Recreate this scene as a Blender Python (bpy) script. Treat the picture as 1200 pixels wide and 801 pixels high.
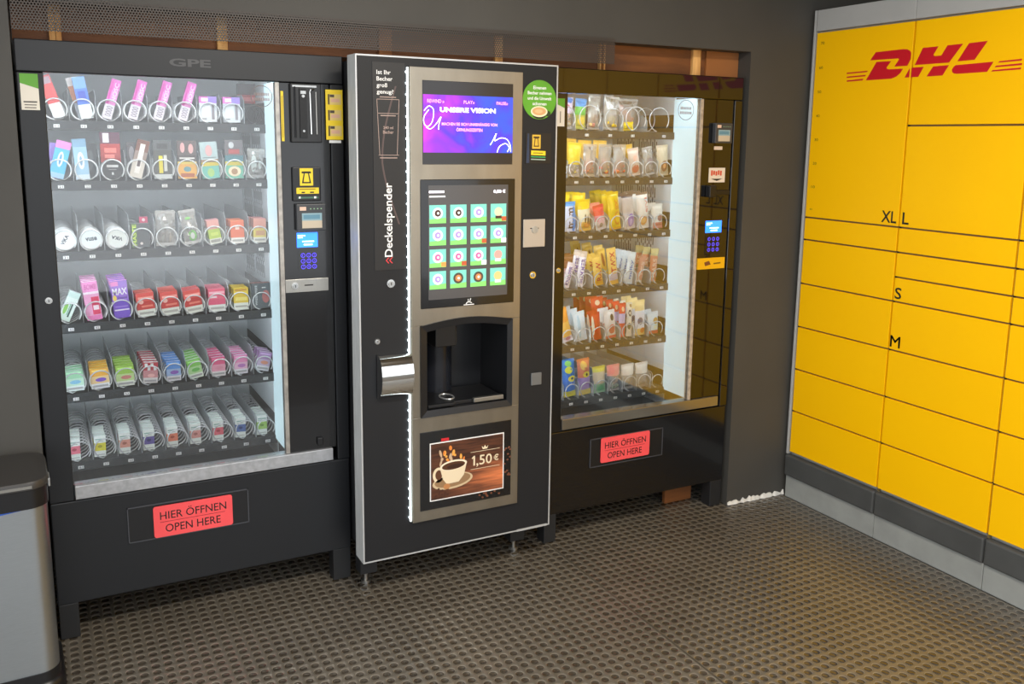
import bpy, bmesh, math, random
from mathutils import Matrix, Vector
import numpy as np

random.seed(7)
PI = math.pi
scene = bpy.context.scene
for o in list(bpy.data.objects):
    bpy.data.objects.remove(o, do_unlink=True)
COL = scene.collection

# ------------------------------------------------------------------ camera
cam_d = bpy.data.cameras.new('camera')
cam = bpy.data.objects.new('camera', cam_d)
COL.objects.link(cam)
scene.camera = cam
YAW, PITCH, ROLL = 0.4958, -0.1701, 0.0145
fwd = Vector((math.sin(YAW) * math.cos(PITCH), math.cos(YAW) * math.cos(PITCH), math.sin(PITCH)))
rt0 = Vector((math.cos(YAW), -math.sin(YAW), 0))
up0 = rt0.cross(fwd)
rt = math.cos(ROLL) * rt0 + math.sin(ROLL) * up0
up = -math.sin(ROLL) * rt0 + math.cos(ROLL) * up0
mw = Matrix.Identity(4)
for i in range(3):
    mw[i][0], mw[i][1], mw[i][2] = rt[i], up[i], -fwd[i]
mw[0][3], mw[1][3], mw[2][3] = -2.9616, -2.9274, 1.6055
cam.matrix_world = mw
cam_d.sensor_fit = 'HORIZONTAL'
cam_d.sensor_width = 36.0
cam_d.lens = 36.0 * 1061.557 / 1200.0
cam_d.shift_x = (600.0 - 614.497) / 1200.0
cam_d.shift_y = (345.489 - 400.5) / 1200.0
cam_d.clip_start = 0.02

# ------------------------------------------------------------------ world, exposure
world = bpy.data.worlds.new('daylight')
scene.world = world
world.use_nodes = True
wn = world.node_tree.nodes
wn['Background'].inputs['Color'].default_value = (0.93, 0.965, 1.0, 1)
wn['Background'].inputs['Strength'].default_value = 0.85
scene.view_settings.view_transform = 'Standard'
scene.view_settings.look = 'None'
scene.view_settings.gamma = 1.0
scene.view_settings.use_curve_mapping = False
scene.view_settings.exposure = 1.3

# large ceiling downlight panels of the covered entrance, in front of the machines
def area_light(name, loc, rot, sx, sy, power, color):
    d = bpy.data.lights.new(name, 'AREA')
    d.shape = 'RECTANGLE'
    d.size, d.size_y, d.energy, d.color = sx, sy, power, color
    o = bpy.data.objects.new(name, d)
    o.location, o.rotation_euler = loc, rot
    COL.objects.link(o)
    return o
area_light('ceiling_light_panel', (-1.9, -1.75, 2.69), (0, 0, 0), 1.2, 0.3, 30, (1.0, 0.93, 0.82))

# ------------------------------------------------------------------ materials
def lin(c):
    c = c / 255.0
    return c / 12.92 if c <= 0.04045 else ((c + 0.055) / 1.055) ** 2.4

MATS = {}
def mat(name, rgb, rough=0.5, metal=0.0, emit=0.0, var=0.0, scale=20.0, bump=0.0, coat=0.0, spec=0.5, stretch=None):
    """principled material, sRGB 0-255 colour, with optional noise variation, bump and stretch"""
    if name in MATS:
        return MATS[name]
    m = bpy.data.materials.new(name)
    m.use_nodes = True
    nt = m.node_tree
    b = nt.nodes['Principled BSDF']
    c = (lin(rgb[0]), lin(rgb[1]), lin(rgb[2]), 1)
    b.inputs['Base Color'].default_value = c
    b.inputs['Roughness'].default_value = rough
    b.inputs['Metallic'].default_value = metal
    b.inputs['Specular IOR Level'].default_value = spec
    if coat:
        b.inputs['Coat Weight'].default_value = coat
        b.inputs['Coat Roughness'].default_value = 0.04
    if emit:
        b.inputs['Emission Color'].default_value = c
        b.inputs['Emission Strength'].default_value = emit
    if var or bump:
        tc = nt.nodes.new('ShaderNodeTexCoord')
        mp = nt.nodes.new('ShaderNodeMapping')
        if stretch:
            mp.inputs['Scale'].default_value = stretch
        nz = nt.nodes.new('ShaderNodeTexNoise')
        nz.inputs['Scale'].default_value = scale
        nz.inputs['Detail'].default_value = 5
        nt.links.new(tc.outputs['Object'], mp.inputs['Vector'])
        nt.links.new(mp.outputs['Vector'], nz.inputs['Vector'])
        if var:
            rp = nt.nodes.new('ShaderNodeValToRGB')
            rp.color_ramp.elements[0].position = 0.3
            rp.color_ramp.elements[1].position = 0.7
            rp.color_ramp.elements[0].color = tuple(x * (1 - var) for x in c[:3]) + (1,)
            rp.color_ramp.elements[1].color = tuple(min(1, x * (1 + var)) for x in c[:3]) + (1,)
            nt.links.new(nz.outputs['Fac'], rp.inputs['Fac'])
            nt.links.new(rp.outputs['Color'], b.inputs['Base Color'])
        if bump:
            bp = nt.nodes.new('ShaderNodeBump')
            bp.inputs['Strength'].default_value = bump
            bp.inputs['Distance'].default_value = 0.004
            nt.links.new(nz.outputs['Fac'], bp.inputs['Height'])
            nt.links.new(bp.outputs['Normal'], b.inputs['Normal'])
    MATS[name] = m
    return m

def C(r, g, b, rough=0.42):
    return mat('print_%d_%d_%d' % (r, g, b), (r, g, b), rough)

def clear_mat(name, rgb, opacity, gloss=0.06, rough=0.03, milky=0.0):
    """thin clear sheet: transparent, partly tinted, with a fresnel-like sheen"""
    if name in MATS:
        return MATS[name]
    m = bpy.data.materials.new(name)
    m.use_nodes = True
    nt = m.node_tree
    nt.nodes.clear()
    out = nt.nodes.new('ShaderNodeOutputMaterial')
    tr = nt.nodes.new('ShaderNodeBsdfTransparent')
    df = nt.nodes.new('ShaderNodeBsdfDiffuse')
    df.inputs['Color'].default_value = (lin(rgb[0]), lin(rgb[1]), lin(rgb[2]), 1)
    gl = nt.nodes.new('ShaderNodeBsdfGlossy')
    gl.inputs['Roughness'].default_value = rough
    if milky:
        tl_ = nt.nodes.new('ShaderNodeBsdfTranslucent')
        tl_.inputs['Color'].default_value = df.inputs['Color'].default_value[:]
        md = nt.nodes.new('ShaderNodeMixShader')
        md.inputs['Fac'].default_value = milky
        nt.links.new(df.outputs[0], md.inputs[1])
        nt.links.new(tl_.outputs[0], md.inputs[2])
        df = md
    m1 = nt.nodes.new('ShaderNodeMixShader')
    m1.inputs['Fac'].default_value = opacity
    m2 = nt.nodes.new('ShaderNodeMixShader')
    lw = nt.nodes.new('ShaderNodeFresnel')
    lw.inputs['IOR'].default_value = 1.45
    mu = nt.nodes.new('ShaderNodeMath')
    mu.operation = 'MULTIPLY'
    mu.inputs[1].default_value = gloss / 0.034
    mu.use_clamp = True
    nt.links.new(lw.outputs['Fac'], mu.inputs[0])
    nt.links.new(tr.outputs[0], m1.inputs[1])
    nt.links.new(df.outputs[0], m1.inputs[2])
    nt.links.new(m1.outputs[0], m2.inputs[1])
    nt.links.new(gl.outputs[0], m2.inputs[2])
    nt.links.new(mu.outputs[0], m2.inputs['Fac'])
    nt.links.new(m2.outputs[0], out.inputs['Surface'])
    MATS[name] = m
    return m

def wood_mat(name, dark, light, scale=6.0, stretch=(1, 1, 8)):
    m = mat(name, light, 0.6, var=0.0)
    nt = m.node_tree
    b = nt.nodes['Principled BSDF']
    tc = nt.nodes.new('ShaderNodeTexCoord')
    mp = nt.nodes.new('ShaderNodeMapping')
    mp.inputs['Scale'].default_value = stretch
    nz = nt.nodes.new('ShaderNodeTexNoise')
    nz.inputs['Scale'].default_value = scale
    nz.inputs['Detail'].default_value = 6
    rp = nt.nodes.new('ShaderNodeValToRGB')
    rp.color_ramp.elements[0].position = 0.35
    rp.color_ramp.elements[1].position = 0.68
    rp.color_ramp.elements[0].color = tuple(lin(v) for v in dark) + (1,)
    rp.color_ramp.elements[1].color = tuple(lin(v) for v in light) + (1,)
    nt.links.new(tc.outputs['Object'], mp.inputs['Vector'])
    nt.links.new(mp.outputs['Vector'], nz.inputs['Vector'])
    nt.links.new(nz.outputs['Fac'], rp.inputs['Fac'])
    nt.links.new(rp.outputs['Color'], b.inputs['Base Color'])
    return m

M_WALL = mat('dark_grey_paint', (67, 65, 61), 0.62, var=0.1, scale=3, bump=0.05)
M_CEIL = mat('ceiling_paint', (120, 116, 110), 0.8, var=0.05, scale=2)
M_PLASTER = mat('white_plaster', (225, 222, 215), 0.85, var=0.1, scale=60, bump=0.5)
M_CONC = mat('screed', (86, 80, 72), 0.7, var=0.15, scale=8)
M_BLACK = mat('black_powder_coat', (20, 22, 26), 0.42, var=0.06, scale=5, bump=0.01)
M_BLACKM = mat('black_matt', (27, 28, 30), 0.55)
M_PIANO = mat('black_glass', (14, 14, 15), 0.05, coat=0.6)
M_PIANO_L = mat('black_lacquer', (18, 18, 20), 0.16, coat=0.3)
M_DARK = mat('charcoal_panel', (28, 29, 32), 0.5, spec=0.35)
M_PLASTIC = mat('black_plastic', (22, 22, 24), 0.35)
M_LINER = mat('interior_liner', (226, 232, 234), 0.5, var=0.04, scale=4)
M_TRAY = mat('tray_grey', (46, 50, 53), 0.45, metal=0.2)
M_TRAYFLOOR = mat('tray_floor', (66, 68, 69), 0.5)
M_WIRE = mat('coil_wire', (222, 224, 224), 0.25, metal=0.35)
M_WIREB = mat('black_coil_wire', (35, 35, 38), 0.3)
M_STEEL = mat('brushed_steel', (168, 166, 160), 0.34, metal=0.9, var=0.06, scale=30, stretch=(40, 40, 1))
M_CHROME = mat('chrome', (225, 225, 222), 0.08, metal=1.0)
M_ALU = mat('aluminium', (175, 178, 180), 0.38, metal=0.65, var=0.08, scale=14, stretch=(6, 6, 1))
M_SILVER = mat('silver_bar', (178, 180, 184), 0.35, metal=0.55, var=0.14, scale=60)
M_TRIM = mat('edge_trim', (196, 198, 200), 0.35, metal=0.35)
M_WHITE = mat('white_plastic', (232, 232, 230), 0.4)
M_LED = mat('led_lamp', (236, 250, 255), 0.4, emit=4.0)
M_FILLTUBE = mat('added_fill_glow', (232, 246, 255), 0.4, emit=7.6)  # glow of the added, unseen tubes that brighten the machine interiors
M_LIGHTPANEL = mat('light_diffuser', (200, 228, 236), 0.4, emit=0.26)
M_GLASS = clear_mat('window_glass', (190, 205, 210), 0.01, gloss=0.066)
M_DIVIDER = clear_mat('frosted_divider', (242, 248, 252), 0.55, gloss=0.03, rough=0.2, milky=0.5)
M_BAG = clear_mat('clear_bag', (236, 232, 224), 0.32, gloss=0.08, rough=0.12)
M_YELLOW = mat('locker_yellow', (255, 193, 0), 0.42, var=0.015, scale=3, spec=0.18)
M_LRED = mat('logo_red', (200, 16, 32), 0.4)
M_GREYFRAME = mat('locker_grey', (176, 176, 174), 0.45, metal=0.1, var=0.03, scale=6)
M_SEAM = mat('locker_gap', (118, 102, 66), 0.5)
M_PLINTHD = mat('plinth_dark', (72, 73, 72), 0.5, var=0.12, scale=9)
M_PLINTHL = mat('plinth_concrete', (146, 148, 144), 0.6, var=0.1, scale=10)
M_TEXTW = mat('print_white', (238, 238, 238), 0.5)
M_TEXTK = mat('print_black', (24, 20, 18), 0.5)
M_SIGN = mat('sign_red', (240, 84, 88), 0.4, var=0.04, scale=12)
M_LABELY = mat('label_yellow', (240, 208, 40), 0.45)
M_GREEN = mat('sticker_green', (92, 160, 40), 0.4, var=0.12, scale=9)
M_BLUE = mat('lcd_blue', (40, 110, 255), 0.3, emit=1.1)
M_LCDTXT = mat('lcd_text', (190, 225, 255), 0.3, emit=1.5)
M_KEY = mat('key_lit', (84, 70, 220), 0.3, emit=0.55)
M_WOODD = wood_mat('brown_board', (96, 56, 26), (142, 86, 40), 3, (1, 1, 6))
M_WOODL = wood_mat('pale_timber', (205, 142, 74), (242, 190, 118), 8, (6, 6, 1))
M_WOODP = wood_mat('plywood_sheet', (142, 88, 44), (166, 106, 56), 2, (1, 1, 1))

# floor mat: dirt noise on the rubber
def mat_rubber(name, lo, hi, rlo, rhi):
    m = mat(name, hi, 0.5)
    nt = m.node_tree
    b = nt.nodes['Principled BSDF']
    tc = nt.nodes.new('ShaderNodeTexCoord')
    n1 = nt.nodes.new('ShaderNodeTexNoise')
    n1.inputs['Scale'].default_value = 2.6
    n1.inputs['Detail'].default_value = 8
    n1.inputs['Roughness'].default_value = 0.62
    n2 = nt.nodes.new('ShaderNodeTexNoise')
    n2.inputs['Scale'].default_value = 90
    n2.inputs['Detail'].default_value = 3
    mx = nt.nodes.new('ShaderNodeMath')
    mx.operation = 'MULTIPLY_ADD'
    mx.inputs[1].default_value = 0.45
    rp = nt.nodes.new('ShaderNodeValToRGB')
    rp.color_ramp.elements[0].position = 0.45
    rp.color_ramp.elements[1].position = 1.0
    rp.color_ramp.elements[0].color = tuple(lin(v) for v in lo) + (1,)
    rp.color_ramp.elements[1].color = tuple(lin(v) for v in hi) + (1,)
    nt.links.new(tc.outputs['Object'], n1.inputs['Vector'])
    nt.links.new(tc.outputs['Object'], n2.inputs['Vector'])
    nt.links.new(n2.outputs['Fac'], mx.inputs[0])
    nt.links.new(n1.outputs['Fac'], mx.inputs[2])
    nt.links.new(mx.outputs[0], rp.inputs['Fac'])
    nt.links.new(rp.outputs['Color'], b.inputs['Base Color'])
    mr = nt.nodes.new('ShaderNodeMapRange')
    mr.inputs['From Min'].default_value = 0.35
    mr.inputs['From Max'].default_value = 0.7
    mr.inputs['To Min'].default_value = rlo
    mr.inputs['To Max'].default_value = rhi
    nt.links.new(n1.outputs['Fac'], mr.inputs['Value'])
    nt.links.new(mr.outputs[0], b.inputs['Roughness'])
    b.inputs['Specular IOR Level'].default_value = 1.0
    return m
M_RUBBER = mat_rubber('worn_rubber', (84, 79, 71), (104, 98, 88), 0.10, 0.20)
M_RIM = mat_rubber('worn_hole_edge', (106, 100, 90), (132, 124, 112), 0.14, 0.28)
M_PIT = mat_rubber('mat_hole_dirt', (52, 46, 39), (76, 69, 59), 0.12, 0.28)

# ------------------------------------------------------------------ mesh helpers
class MB:
    """collects geometry; build() links it as ONE mesh object"""
    def __init__(s):
        s.v, s.f, s.m, s.mats = [], [], [], []
    def mi(s, m):
        if m not in s.mats:
            s.mats.append(m)
        return s.mats.index(m)
    def face(s, pts, m):
        k = len(s.v)
        s.v.extend(pts)
        s.f.append(tuple(range(k, k + len(pts))))
        s.m.append(s.mi(m))
    def raw(s, vs, fs, m):
        k = len(s.v)
        s.v.extend(vs)
        i = s.mi(m)
        for f in fs:
            s.f.append(tuple(k + q for q in f))
            s.m.append(i)
    def box(s, x0, x1, y0, y1, z0, z1, m):
        s.raw([(x0, y0, z0), (x1, y0, z0), (x1, y1, z0), (x0, y1, z0), (x0, y0, z1), (x1, y0, z1), (x1, y1, z1), (x0, y1, z1)],
              [(0, 3, 2, 1), (4, 5, 6, 7), (0, 1, 5, 4), (1, 2, 6, 5), (2, 3, 7, 6), (3, 0, 4, 7)], m)
        return s
    def prism_y(s, pts, y0, y1, m):
        """outline pts [(x,z)] counter-clockwise seen from -y, extruded y0 (front) to y1"""
        n = len(pts)
        vs = [(x, y0, z) for x, z in pts] + [(x, y1, z) for x, z in pts]
        fs = [tuple(range(n)), tuple(range(2 * n - 1, n - 1, -1))]
        fs += [((i + 1) % n, i, n + i, n + (i + 1) % n) for i in range(n)]
        s.raw(vs, fs, m)
        return s
    def disc_y(s, cx, cz, r, y0, y1, m, n=24, rx=None):
        rx = rx or r
        return s.prism_y([(cx + rx * math.cos(2 * PI * i / n), cz + r * math.sin(2 * PI * i / n)) for i in range(n)], y0, y1, m)
    def tube(s, pts, r, m, sides=6, closed=False):
        n = len(pts)
        P = [Vector(p) for p in pts]
        vs, fs = [], []
        nrm = None
        for i in range(n):
            a = P[(i - 1) % n] if (closed or i > 0) else P[i]
            b = P[(i + 1) % n] if (closed or i < n - 1) else P[i]
            t = (b - a).normalized()
            if nrm is None:
                h = Vector((0, 0, 1)) if abs(t.z) < 0.9 else Vector((1, 0, 0))
                nrm = t.cross(h).normalized()
            else:
                nrm = (nrm - t * nrm.dot(t)).normalized()
            bi = t.cross(nrm)
            for k in range(sides):
                q = 2 * PI * k / sides
                vs.append(tuple(P[i] + nrm * (r * math.cos(q)) + bi * (r * math.sin(q))))
        for i in range(n if closed else n - 1):
            j = (i + 1) % n
            for k in range(sides):
                l = (k + 1) % sides
                fs.append((i * sides + k, i * sides + l, j * sides + l, j * sides + k))
        if not closed:
            fs.append(tuple(range(sides - 1, -1, -1)))
            fs.append(tuple((n - 1) * sides + k for k in range(sides)))
        s.raw(vs, fs, m)
        return s
    def mesh(s, name, smooth=False):
        me = bpy.data.meshes.new(name)
        me.from_pydata(s.v, [], s.f)
        for m in s.mats:
            me.materials.append(m)
        me.polygons.foreach_set('material_index', s.m)
        if smooth:
            me.polygons.foreach_set('use_smooth', [True] * len(s.f))
        me.update()
        return me
    def build(s, name, parent=None, smooth=False, bevel=0.0, loc=None):
        return link(name, s.mesh(name, smooth), parent, loc, bevel)

def link(name, me, parent=None, loc=None, bevel=0.0, rot=None):
    o = bpy.data.objects.new(name, me)
    COL.objects.link(o)
    if parent is not None:
        o.parent = parent
    if loc is not None:
        o.location = loc
    if rot is not None:
        o.rotation_euler = rot
    if bevel:
        b = o.modifiers.new('Bevel', 'BEVEL')
        b.width = bevel
        b.segments = 2
        b.limit_method = 'ANGLE'
        b.harden_normals = False
    return o

def tag(o, label, cat, group=None):
    o['label'] = label
    o['category'] = cat
    if group:
        o['group'] = group
    return o

def empty(name, loc, label, cat, group=None):
    o = bpy.data.objects.new(name, None)
    o.empty_display_size = 0.1
    o.location = loc
    COL.objects.link(o)
    return tag(o, label, cat, group)

def structure(o):
    o['kind'] = 'structure'
    return o

def bx(name, parent, x0, x1, y0, y1, z0, z1, m, bevel=0.0):
    return MB().box(x0, x1, y0, y1, z0, z1, m).build(name, parent, bevel=bevel)

TXT = {}
def text_geo(s, bold=0.0):
    key = (s, bold)
    if key not in TXT:
        cu = bpy.data.curves.new('t', 'FONT')
        cu.body = s
        cu.size = 1.0
        cu.offset = bold
        cu.resolution_u = 3
        ob = bpy.data.objects.new('t', cu)
        me = ob.to_mesh()
        vs = np.array([v.co[:] for v in me.vertices]) if len(me.vertices) else np.zeros((0, 3))
        fs = [tuple(p.vertices) for p in me.polygons]
        ob.to_mesh_clear()
        bpy.data.objects.remove(ob)
        bpy.data.curves.remove(cu)
        if len(vs):
            vs[:, 0] -= vs[:, 0].min()
            vs[:, 1] -= vs[:, 1].min()
        TXT[key] = (vs, fs)
    return TXT[key]

def add_text(mb, s, m, x, z, w, h, y, ang=0.0, bold=0.0, fit=True):
    """lettering in the XZ plane facing -y: lower-left corner (x,z), box w x h, turned by ang about that corner"""
    vs, fs = text_geo(s, bold)
    if not len(vs):
        return
    W, H = vs[:, 0].max(), vs[:, 1].max()
    sx, sz = w / W, h / H
    ca, sa = math.cos(ang), math.sin(ang)
    out = []
    for q in vs:
        a, b = q[0] * sx, q[1] * sz
        out.append((x + a * ca - b * sa, y, z + a * sa + b * ca))
    mb.raw(out, fs, m)

def lettering(parent, s, m, x, z, w, h, y, ang=0.0, bold=0.0, name='lettering'):
    mb = MB()
    add_text(mb, s, m, x, z, w, h, y, ang, bold)
    return mb.build(name, parent)

def flat(mb, pts, y, m):
    mb.face([(x, y, z) for x, z in pts], m)

# ------------------------------------------------------------------ the setting
WO, WA = (-0.320, 0.022), -0.031     # the wall runs very slightly off the machines' line
def wall_obj(o):
    o.location = (WO[0], WO[1], 0)
    o.rotation_euler = (0, 0, WA)
    return o
ZO = 1.974
structure(bx('floor', None, -7, 1.0, -7, 1.6, -0.1, -0.006, M_CONC))
w = MB()
w.box(0.0, 1.2, 0, 0.12, 0.001, ZO, M_WALL)
w.box(-4.6, -2.674, 0, 0.12, 0.001, ZO, M_WALL)
w.box(-4.6, 1.2, 0, 0.12, ZO, 2.8, M_WALL)
structure(wall_obj(w.build('wall_back')))
a = MB()
a.box(-2.80, 0.12, 0.98, 1.04, 0.001, 2.1, M_WOODD)
a.box(-2.80, -2.70, 0.12, 0.98, 0.001, 2.1, M_WALL)
a.box(0.02, 0.12, 0.12, 0.98, 0.001, 2.1, M_WALL)
structure(wall_obj(a.build('wall_alcove')))
structure(bx('wall_right', None, 0.66, 0.76, -4.6, 0.2, -0.006, 2.8, M_WALL))
structure(bx('ceiling', None, -4.6, 0.76, -3.1, 1.1, 2.72, 2.8, M_CEIL))
# boards closing the gap above the machines, with timber battens
structure(wall_obj(MB().box(-2.672, -0.002, 0.088, 0.118, 1.872, 2.02, M_WOODD).build('trim_1')))
bat = [(-2.575, -2.558), (-2.557, -2.542), (-2.10, -2.068), (-1.567, -1.521), (-1.128, -1.097), (-0.682, -0.676), (-0.664, -0.657), (-0.240, -0.201)]
bm_ = [M_WOODL, M_WOODL, M_WOODL, M_WOODP, M_WOODL, M_WOODL, M_WOODL, M_WOODL]
for i, (x0, x1) in enumerate(bat):
    structure(wall_obj(MB().box(x0, x1, 0.070, 0.088, 1.872, 2.0, bm_[i]).build('trim_%d' % (i + 2), bevel=0.001)))
structure(wall_obj(MB().box(-0.168, -0.002, 0.076, 0.088, 1.872, 2.0, M_WOODP).build('trim_10')))
# crumbled plaster along the foot of the wall
def plaster(name, x0, x1, n, zh):
    mb = MB()
    rnd = random.Random(3)
    k = (x1 - x0) / n
    top = [0.3 + 0.7 * rnd.random() for _ in range(n + 1)]
    for i in range(n):
        a0, a1 = x0 + i * k, x0 + (i + 1) * k
        h0, h1 = zh * top[i], zh * top[i + 1]
        mb.raw([(a0, -0.012 * top[i], 0.001), (a1, -0.012 * top[i + 1], 0.001), (a1, 0, 0.001), (a0, 0, 0.001),
                (a0, -0.005, h0), (a1, -0.005, h1), (a1, 0, h1), (a0, 0, h0)],
               [(0, 1, 5, 4), (4, 5, 6, 7), (0, 4, 7, 3), (1, 2, 6, 5), (2, 3, 7, 6)], M_PLASTER)
    return wall_obj(mb.build(name))
structure(plaster('trim_11', 0.004, 0.326, 26, 0.026))
structure(plaster('trim_12', -2.712, -2.677, 5, 0.022))

# perforated sheet over the top of the opening
def perforated():
    m = bpy.data.materials.new('perforated_metal')
    m.use_nodes = True
    nt = m.node_tree
    b = nt.nodes['Principled BSDF']
    b.inputs['Base Color'].default_value = (lin(66), lin(58), lin(52), 1)
    b.inputs['Roughness'].default_value = 0.5
    tc = nt.nodes.new('ShaderNodeTexCoord')
    sp = nt.nodes.new('ShaderNodeSeparateXYZ')
    nt.links.new(tc.outputs['Object'], sp.inputs[0])
    def math_(op, a, bb=None):
        n = nt.nodes.new('ShaderNodeMath')
        n.operation = op
        for i, v in enumerate((a, bb)):
            if v is None:
                continue
            if isinstance(v, (int, float)):
                n.inputs[i].default_value = v
            else:
                nt.links.new(v, n.inputs[i])
        return n.outputs[0]
    def hole(ox, oz):
        P, Q = 0.0085, 0.0085 * 1.732
        fx = math_('SUBTRACT', math_('FRACT', math_('ADD', math_('DIVIDE', sp.outputs[0], P), ox)), 0.5)
        fz = math_('SUBTRACT', math_('FRACT', math_('ADD', math_('DIVIDE', sp.outputs[2], Q), oz)), 0.5)
        dx = math_('MULTIPLY', fx, P)
        dz = math_('MULTIPLY', fz, Q)
        d2 = math_('ADD', math_('MULTIPLY', dx, dx), math_('MULTIPLY', dz, dz))
        return math_('GREATER_THAN', d2, 0.0027 ** 2)
    al = math_('MULTIPLY', hole(0, 0), hole(0.5, 0.5))
    nt.links.new(al, b.inputs['Alpha'])
    return m
ps = MB()
ps.box(-2.668, -0.662, -0.0035, -0.0015, 1.892, 1.988, perforated())
tag(wall_obj(ps.build('perforated_sheet')), 'dark perforated metal strip screwed over the gap above the machines', 'metal sheet')

# ------------------------------------------------------------------ rubber mats with round holes
PITCH_M = 0.0361
def rubber_mat(label, x0, x1, y0, y1):
    nx, ny = int(round((x1 - x0) / PITCH_M)), int(round((y1 - y0) / PITCH_M))
    N = 16
    px, py = (x1 - x0) / nx, (y1 - y0) / ny
    outer, rim, low = [], [], []
    for k in range(N):
        q = 2 * PI * k / N
        c, s = math.cos(q), math.sin(q)
        t = 0.5 / max(abs(c), abs(s))
        outer.append((c * t * px, s * t * py, 0.0))
        rim.append((c * 0.0139, s * 0.0139, 0.0))
        low.append((c * 0.0124, s * 0.0124, -0.0012))
    cell = np.array(outer + rim + low)
    fq, mi = [], []
    for k in range(N):
        l = (k + 1) % N
        fq.append((k, l, N + l, N + k)); mi.append(0)
        fq.append((N + k, N + l, 2 * N + l, 2 * N + k)); mi.append(2)
    fn = tuple(2 * N + k for k in range(N))
    cx = x0 + (np.arange(nx) + 0.5) * px
    cy = y0 + (np.arange(ny) + 0.5) * py
    gx, gy = np.meshgrid(cx, cy)
    off = np.stack([gx.ravel(), gy.ravel(), np.zeros(gx.size)], 1)
    V = (off[:, None, :] + cell[None]).reshape(-1, 3)
    nc = off.shape[0]
    base = np.arange(nc) * (3 * N)
    quads = (base[:, None, None] + np.array(fq)[None]).reshape(-1, 4)
    pits = base[:, None] + np.array(fn)[None]
    me = bpy.data.meshes.new('rubber_mat')
    nq, npit = len(quads), len(pits)
    me.vertices.add(len(V))
    me.vertices.foreach_set('co', V.ravel())
    loops = np.concatenate([quads.ravel(), pits.ravel()])
    me.loops.add(len(loops))
    me.loops.foreach_set('vertex_index', loops.astype(np.int32))
    ls = np.concatenate([np.arange(nq) * 4, nq * 4 + np.arange(npit) * N])
    lt = np.concatenate([np.full(nq, 4), np.full(npit, N)])
    me.polygons.add(nq + npit)
    me.polygons.foreach_set('loop_start', ls.astype(np.int32))
    me.polygons.foreach_set('loop_total', lt.astype(np.int32))
    me.materials.append(M_RUBBER)
    me.materials.append(M_PIT)
    me.materials.append(M_RIM)
    me.polygons.foreach_set('material_index', np.concatenate([np.tile(mi, nc), np.ones(npit)]).astype(np.int32))
    me.update(calc_edges=True)
    o = link('rubber_mat', me)
    return tag(o, label, 'floor mat', 'rubber mats')
YM0, YM1 = -2.13, 0.758
rubber_mat('worn rubber mat with round holes beside the yellow parcel locker', -1.231, -0.004, YM0, YM1)
rubber_mat('worn rubber mat with round holes under the coffee machine and waste bin', -3.76, -1.2335, YM0, YM1)

# ------------------------------------------------------------------ parcel locker
LK = empty('parcel_locker', (0, -0.004, 0), 'yellow parcel locker wall with red logo and grey plinth', 'parcel locker')
UY = 0.4945
Z0L, U = 0.2155, 0.0975
ZR, ZT = 2.068, 2.158
YS = -0.014                               # first door edge
def ycol(k):
    return YS - k * UY
lay = [[0, 2, 4, 6, 8, 10, 11, 19], [0, 2, 4, 6, 8, 9, 10, 11, 15, 19], [0, 2, 4, 6, 8, 9, 10, 11, 15, 19]]
NC = 7
for k in range(3, NC):
    lay.append([0, 4, 8, 11, 15, 19] if k % 2 else [0, 2, 4, 6, 8, 9, 10, 11, 15, 19])
YE = ycol(NC)
b = MB()
b.box(0.022, 0.60, YE - 0.01, 0.0, 0.0, ZT, M_GREYFRAME)
b.build('carcass', LK)
bx('corner_post', LK, -0.004, 0.022, -0.011, 0.0, 0.205, ZT, M_GREYFRAME, 0.002)
DOOR = {}
for k in range(NC):
    ya, yb = ycol(k), ycol(k + 1)
    gp = 0.004
    bx('top_rail', LK, -0.003, 0.022, yb + 0.001, ya - 0.001, ZR + 0.004, ZT, M_GREYFRAME, 0.002)
    bx('seam_strip', LK, 0.012, 0.022, yb - 0.006, yb + 0.006, 0.2, ZR, M_SEAM)
    bx('plinth_panel', LK, -0.012, 0.022, yb + 0.0015, ya - 0.0015 if k else -0.002, 0.104, 0.203, M_PLINTHD, 0.008)
    bx('concrete_block', LK, 0.0, 0.022, yb + 0.001, ya - 0.001 if k else -0.006, 0.0, 0.104, M_PLINTHL, 0.002)
    for a0, a1 in zip(lay[k][:-1], lay[k][1:]):
        z0, z1 = Z0L + U * a0, Z0L + U * a1
        d = bx('door', LK, 0.0, 0.018, yb + gp, ya - gp, z0 + 0.0035, z1 - 0.0035, M_YELLOW, 0.0015)
        DOOR[(k, a0)] = d
        if k < 3 and a0 > 0:
            st = MB()
            st.box(0.013, 0.022, yb + gp, ya - gp, z0 - 0.004, z0 + 0.004, M_SEAM)
            st.box(0.004, 0.012, ya - gp - 0.0005, ya - gp + 0.0045, z0 - 0.003, z0 + 0.003, M_PLASTIC)
            st.build('gap_strip', LK)

def locker_poly(parent, name, polys, m, ymin, ymax):
    """flat red shapes in the locker's (y,z) plane, cut at the door edges"""
    bmq = bmesh.new()
    for pts in polys:
        vs = [bmq.verts.new((-0.0008, y + 0.004, z)) for y, z in pts]
        bmq.faces.new(vs)
    for (co, no) in (((0, ymax + 0.004, 0), (0, 1, 0)), ((0, ymin + 0.004, 0), (0, -1, 0))):
        g = bmq.verts[:] + bmq.edges[:] + bmq.faces[:]
        bmesh.ops.bisect_plane(bmq, geom=g, plane_co=co, plane_no=no, clear_outer=True)
    if not bmq.faces:
        bmq.free()
        return
    bmesh.ops.recalc_face_normals(bmq, faces=bmq.faces)
    me = bpy.data.meshes.new(name)
    bmq.to_mesh(me)
    bmq.free()
    me.materials.append(m)
    link(name, me, parent)

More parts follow.
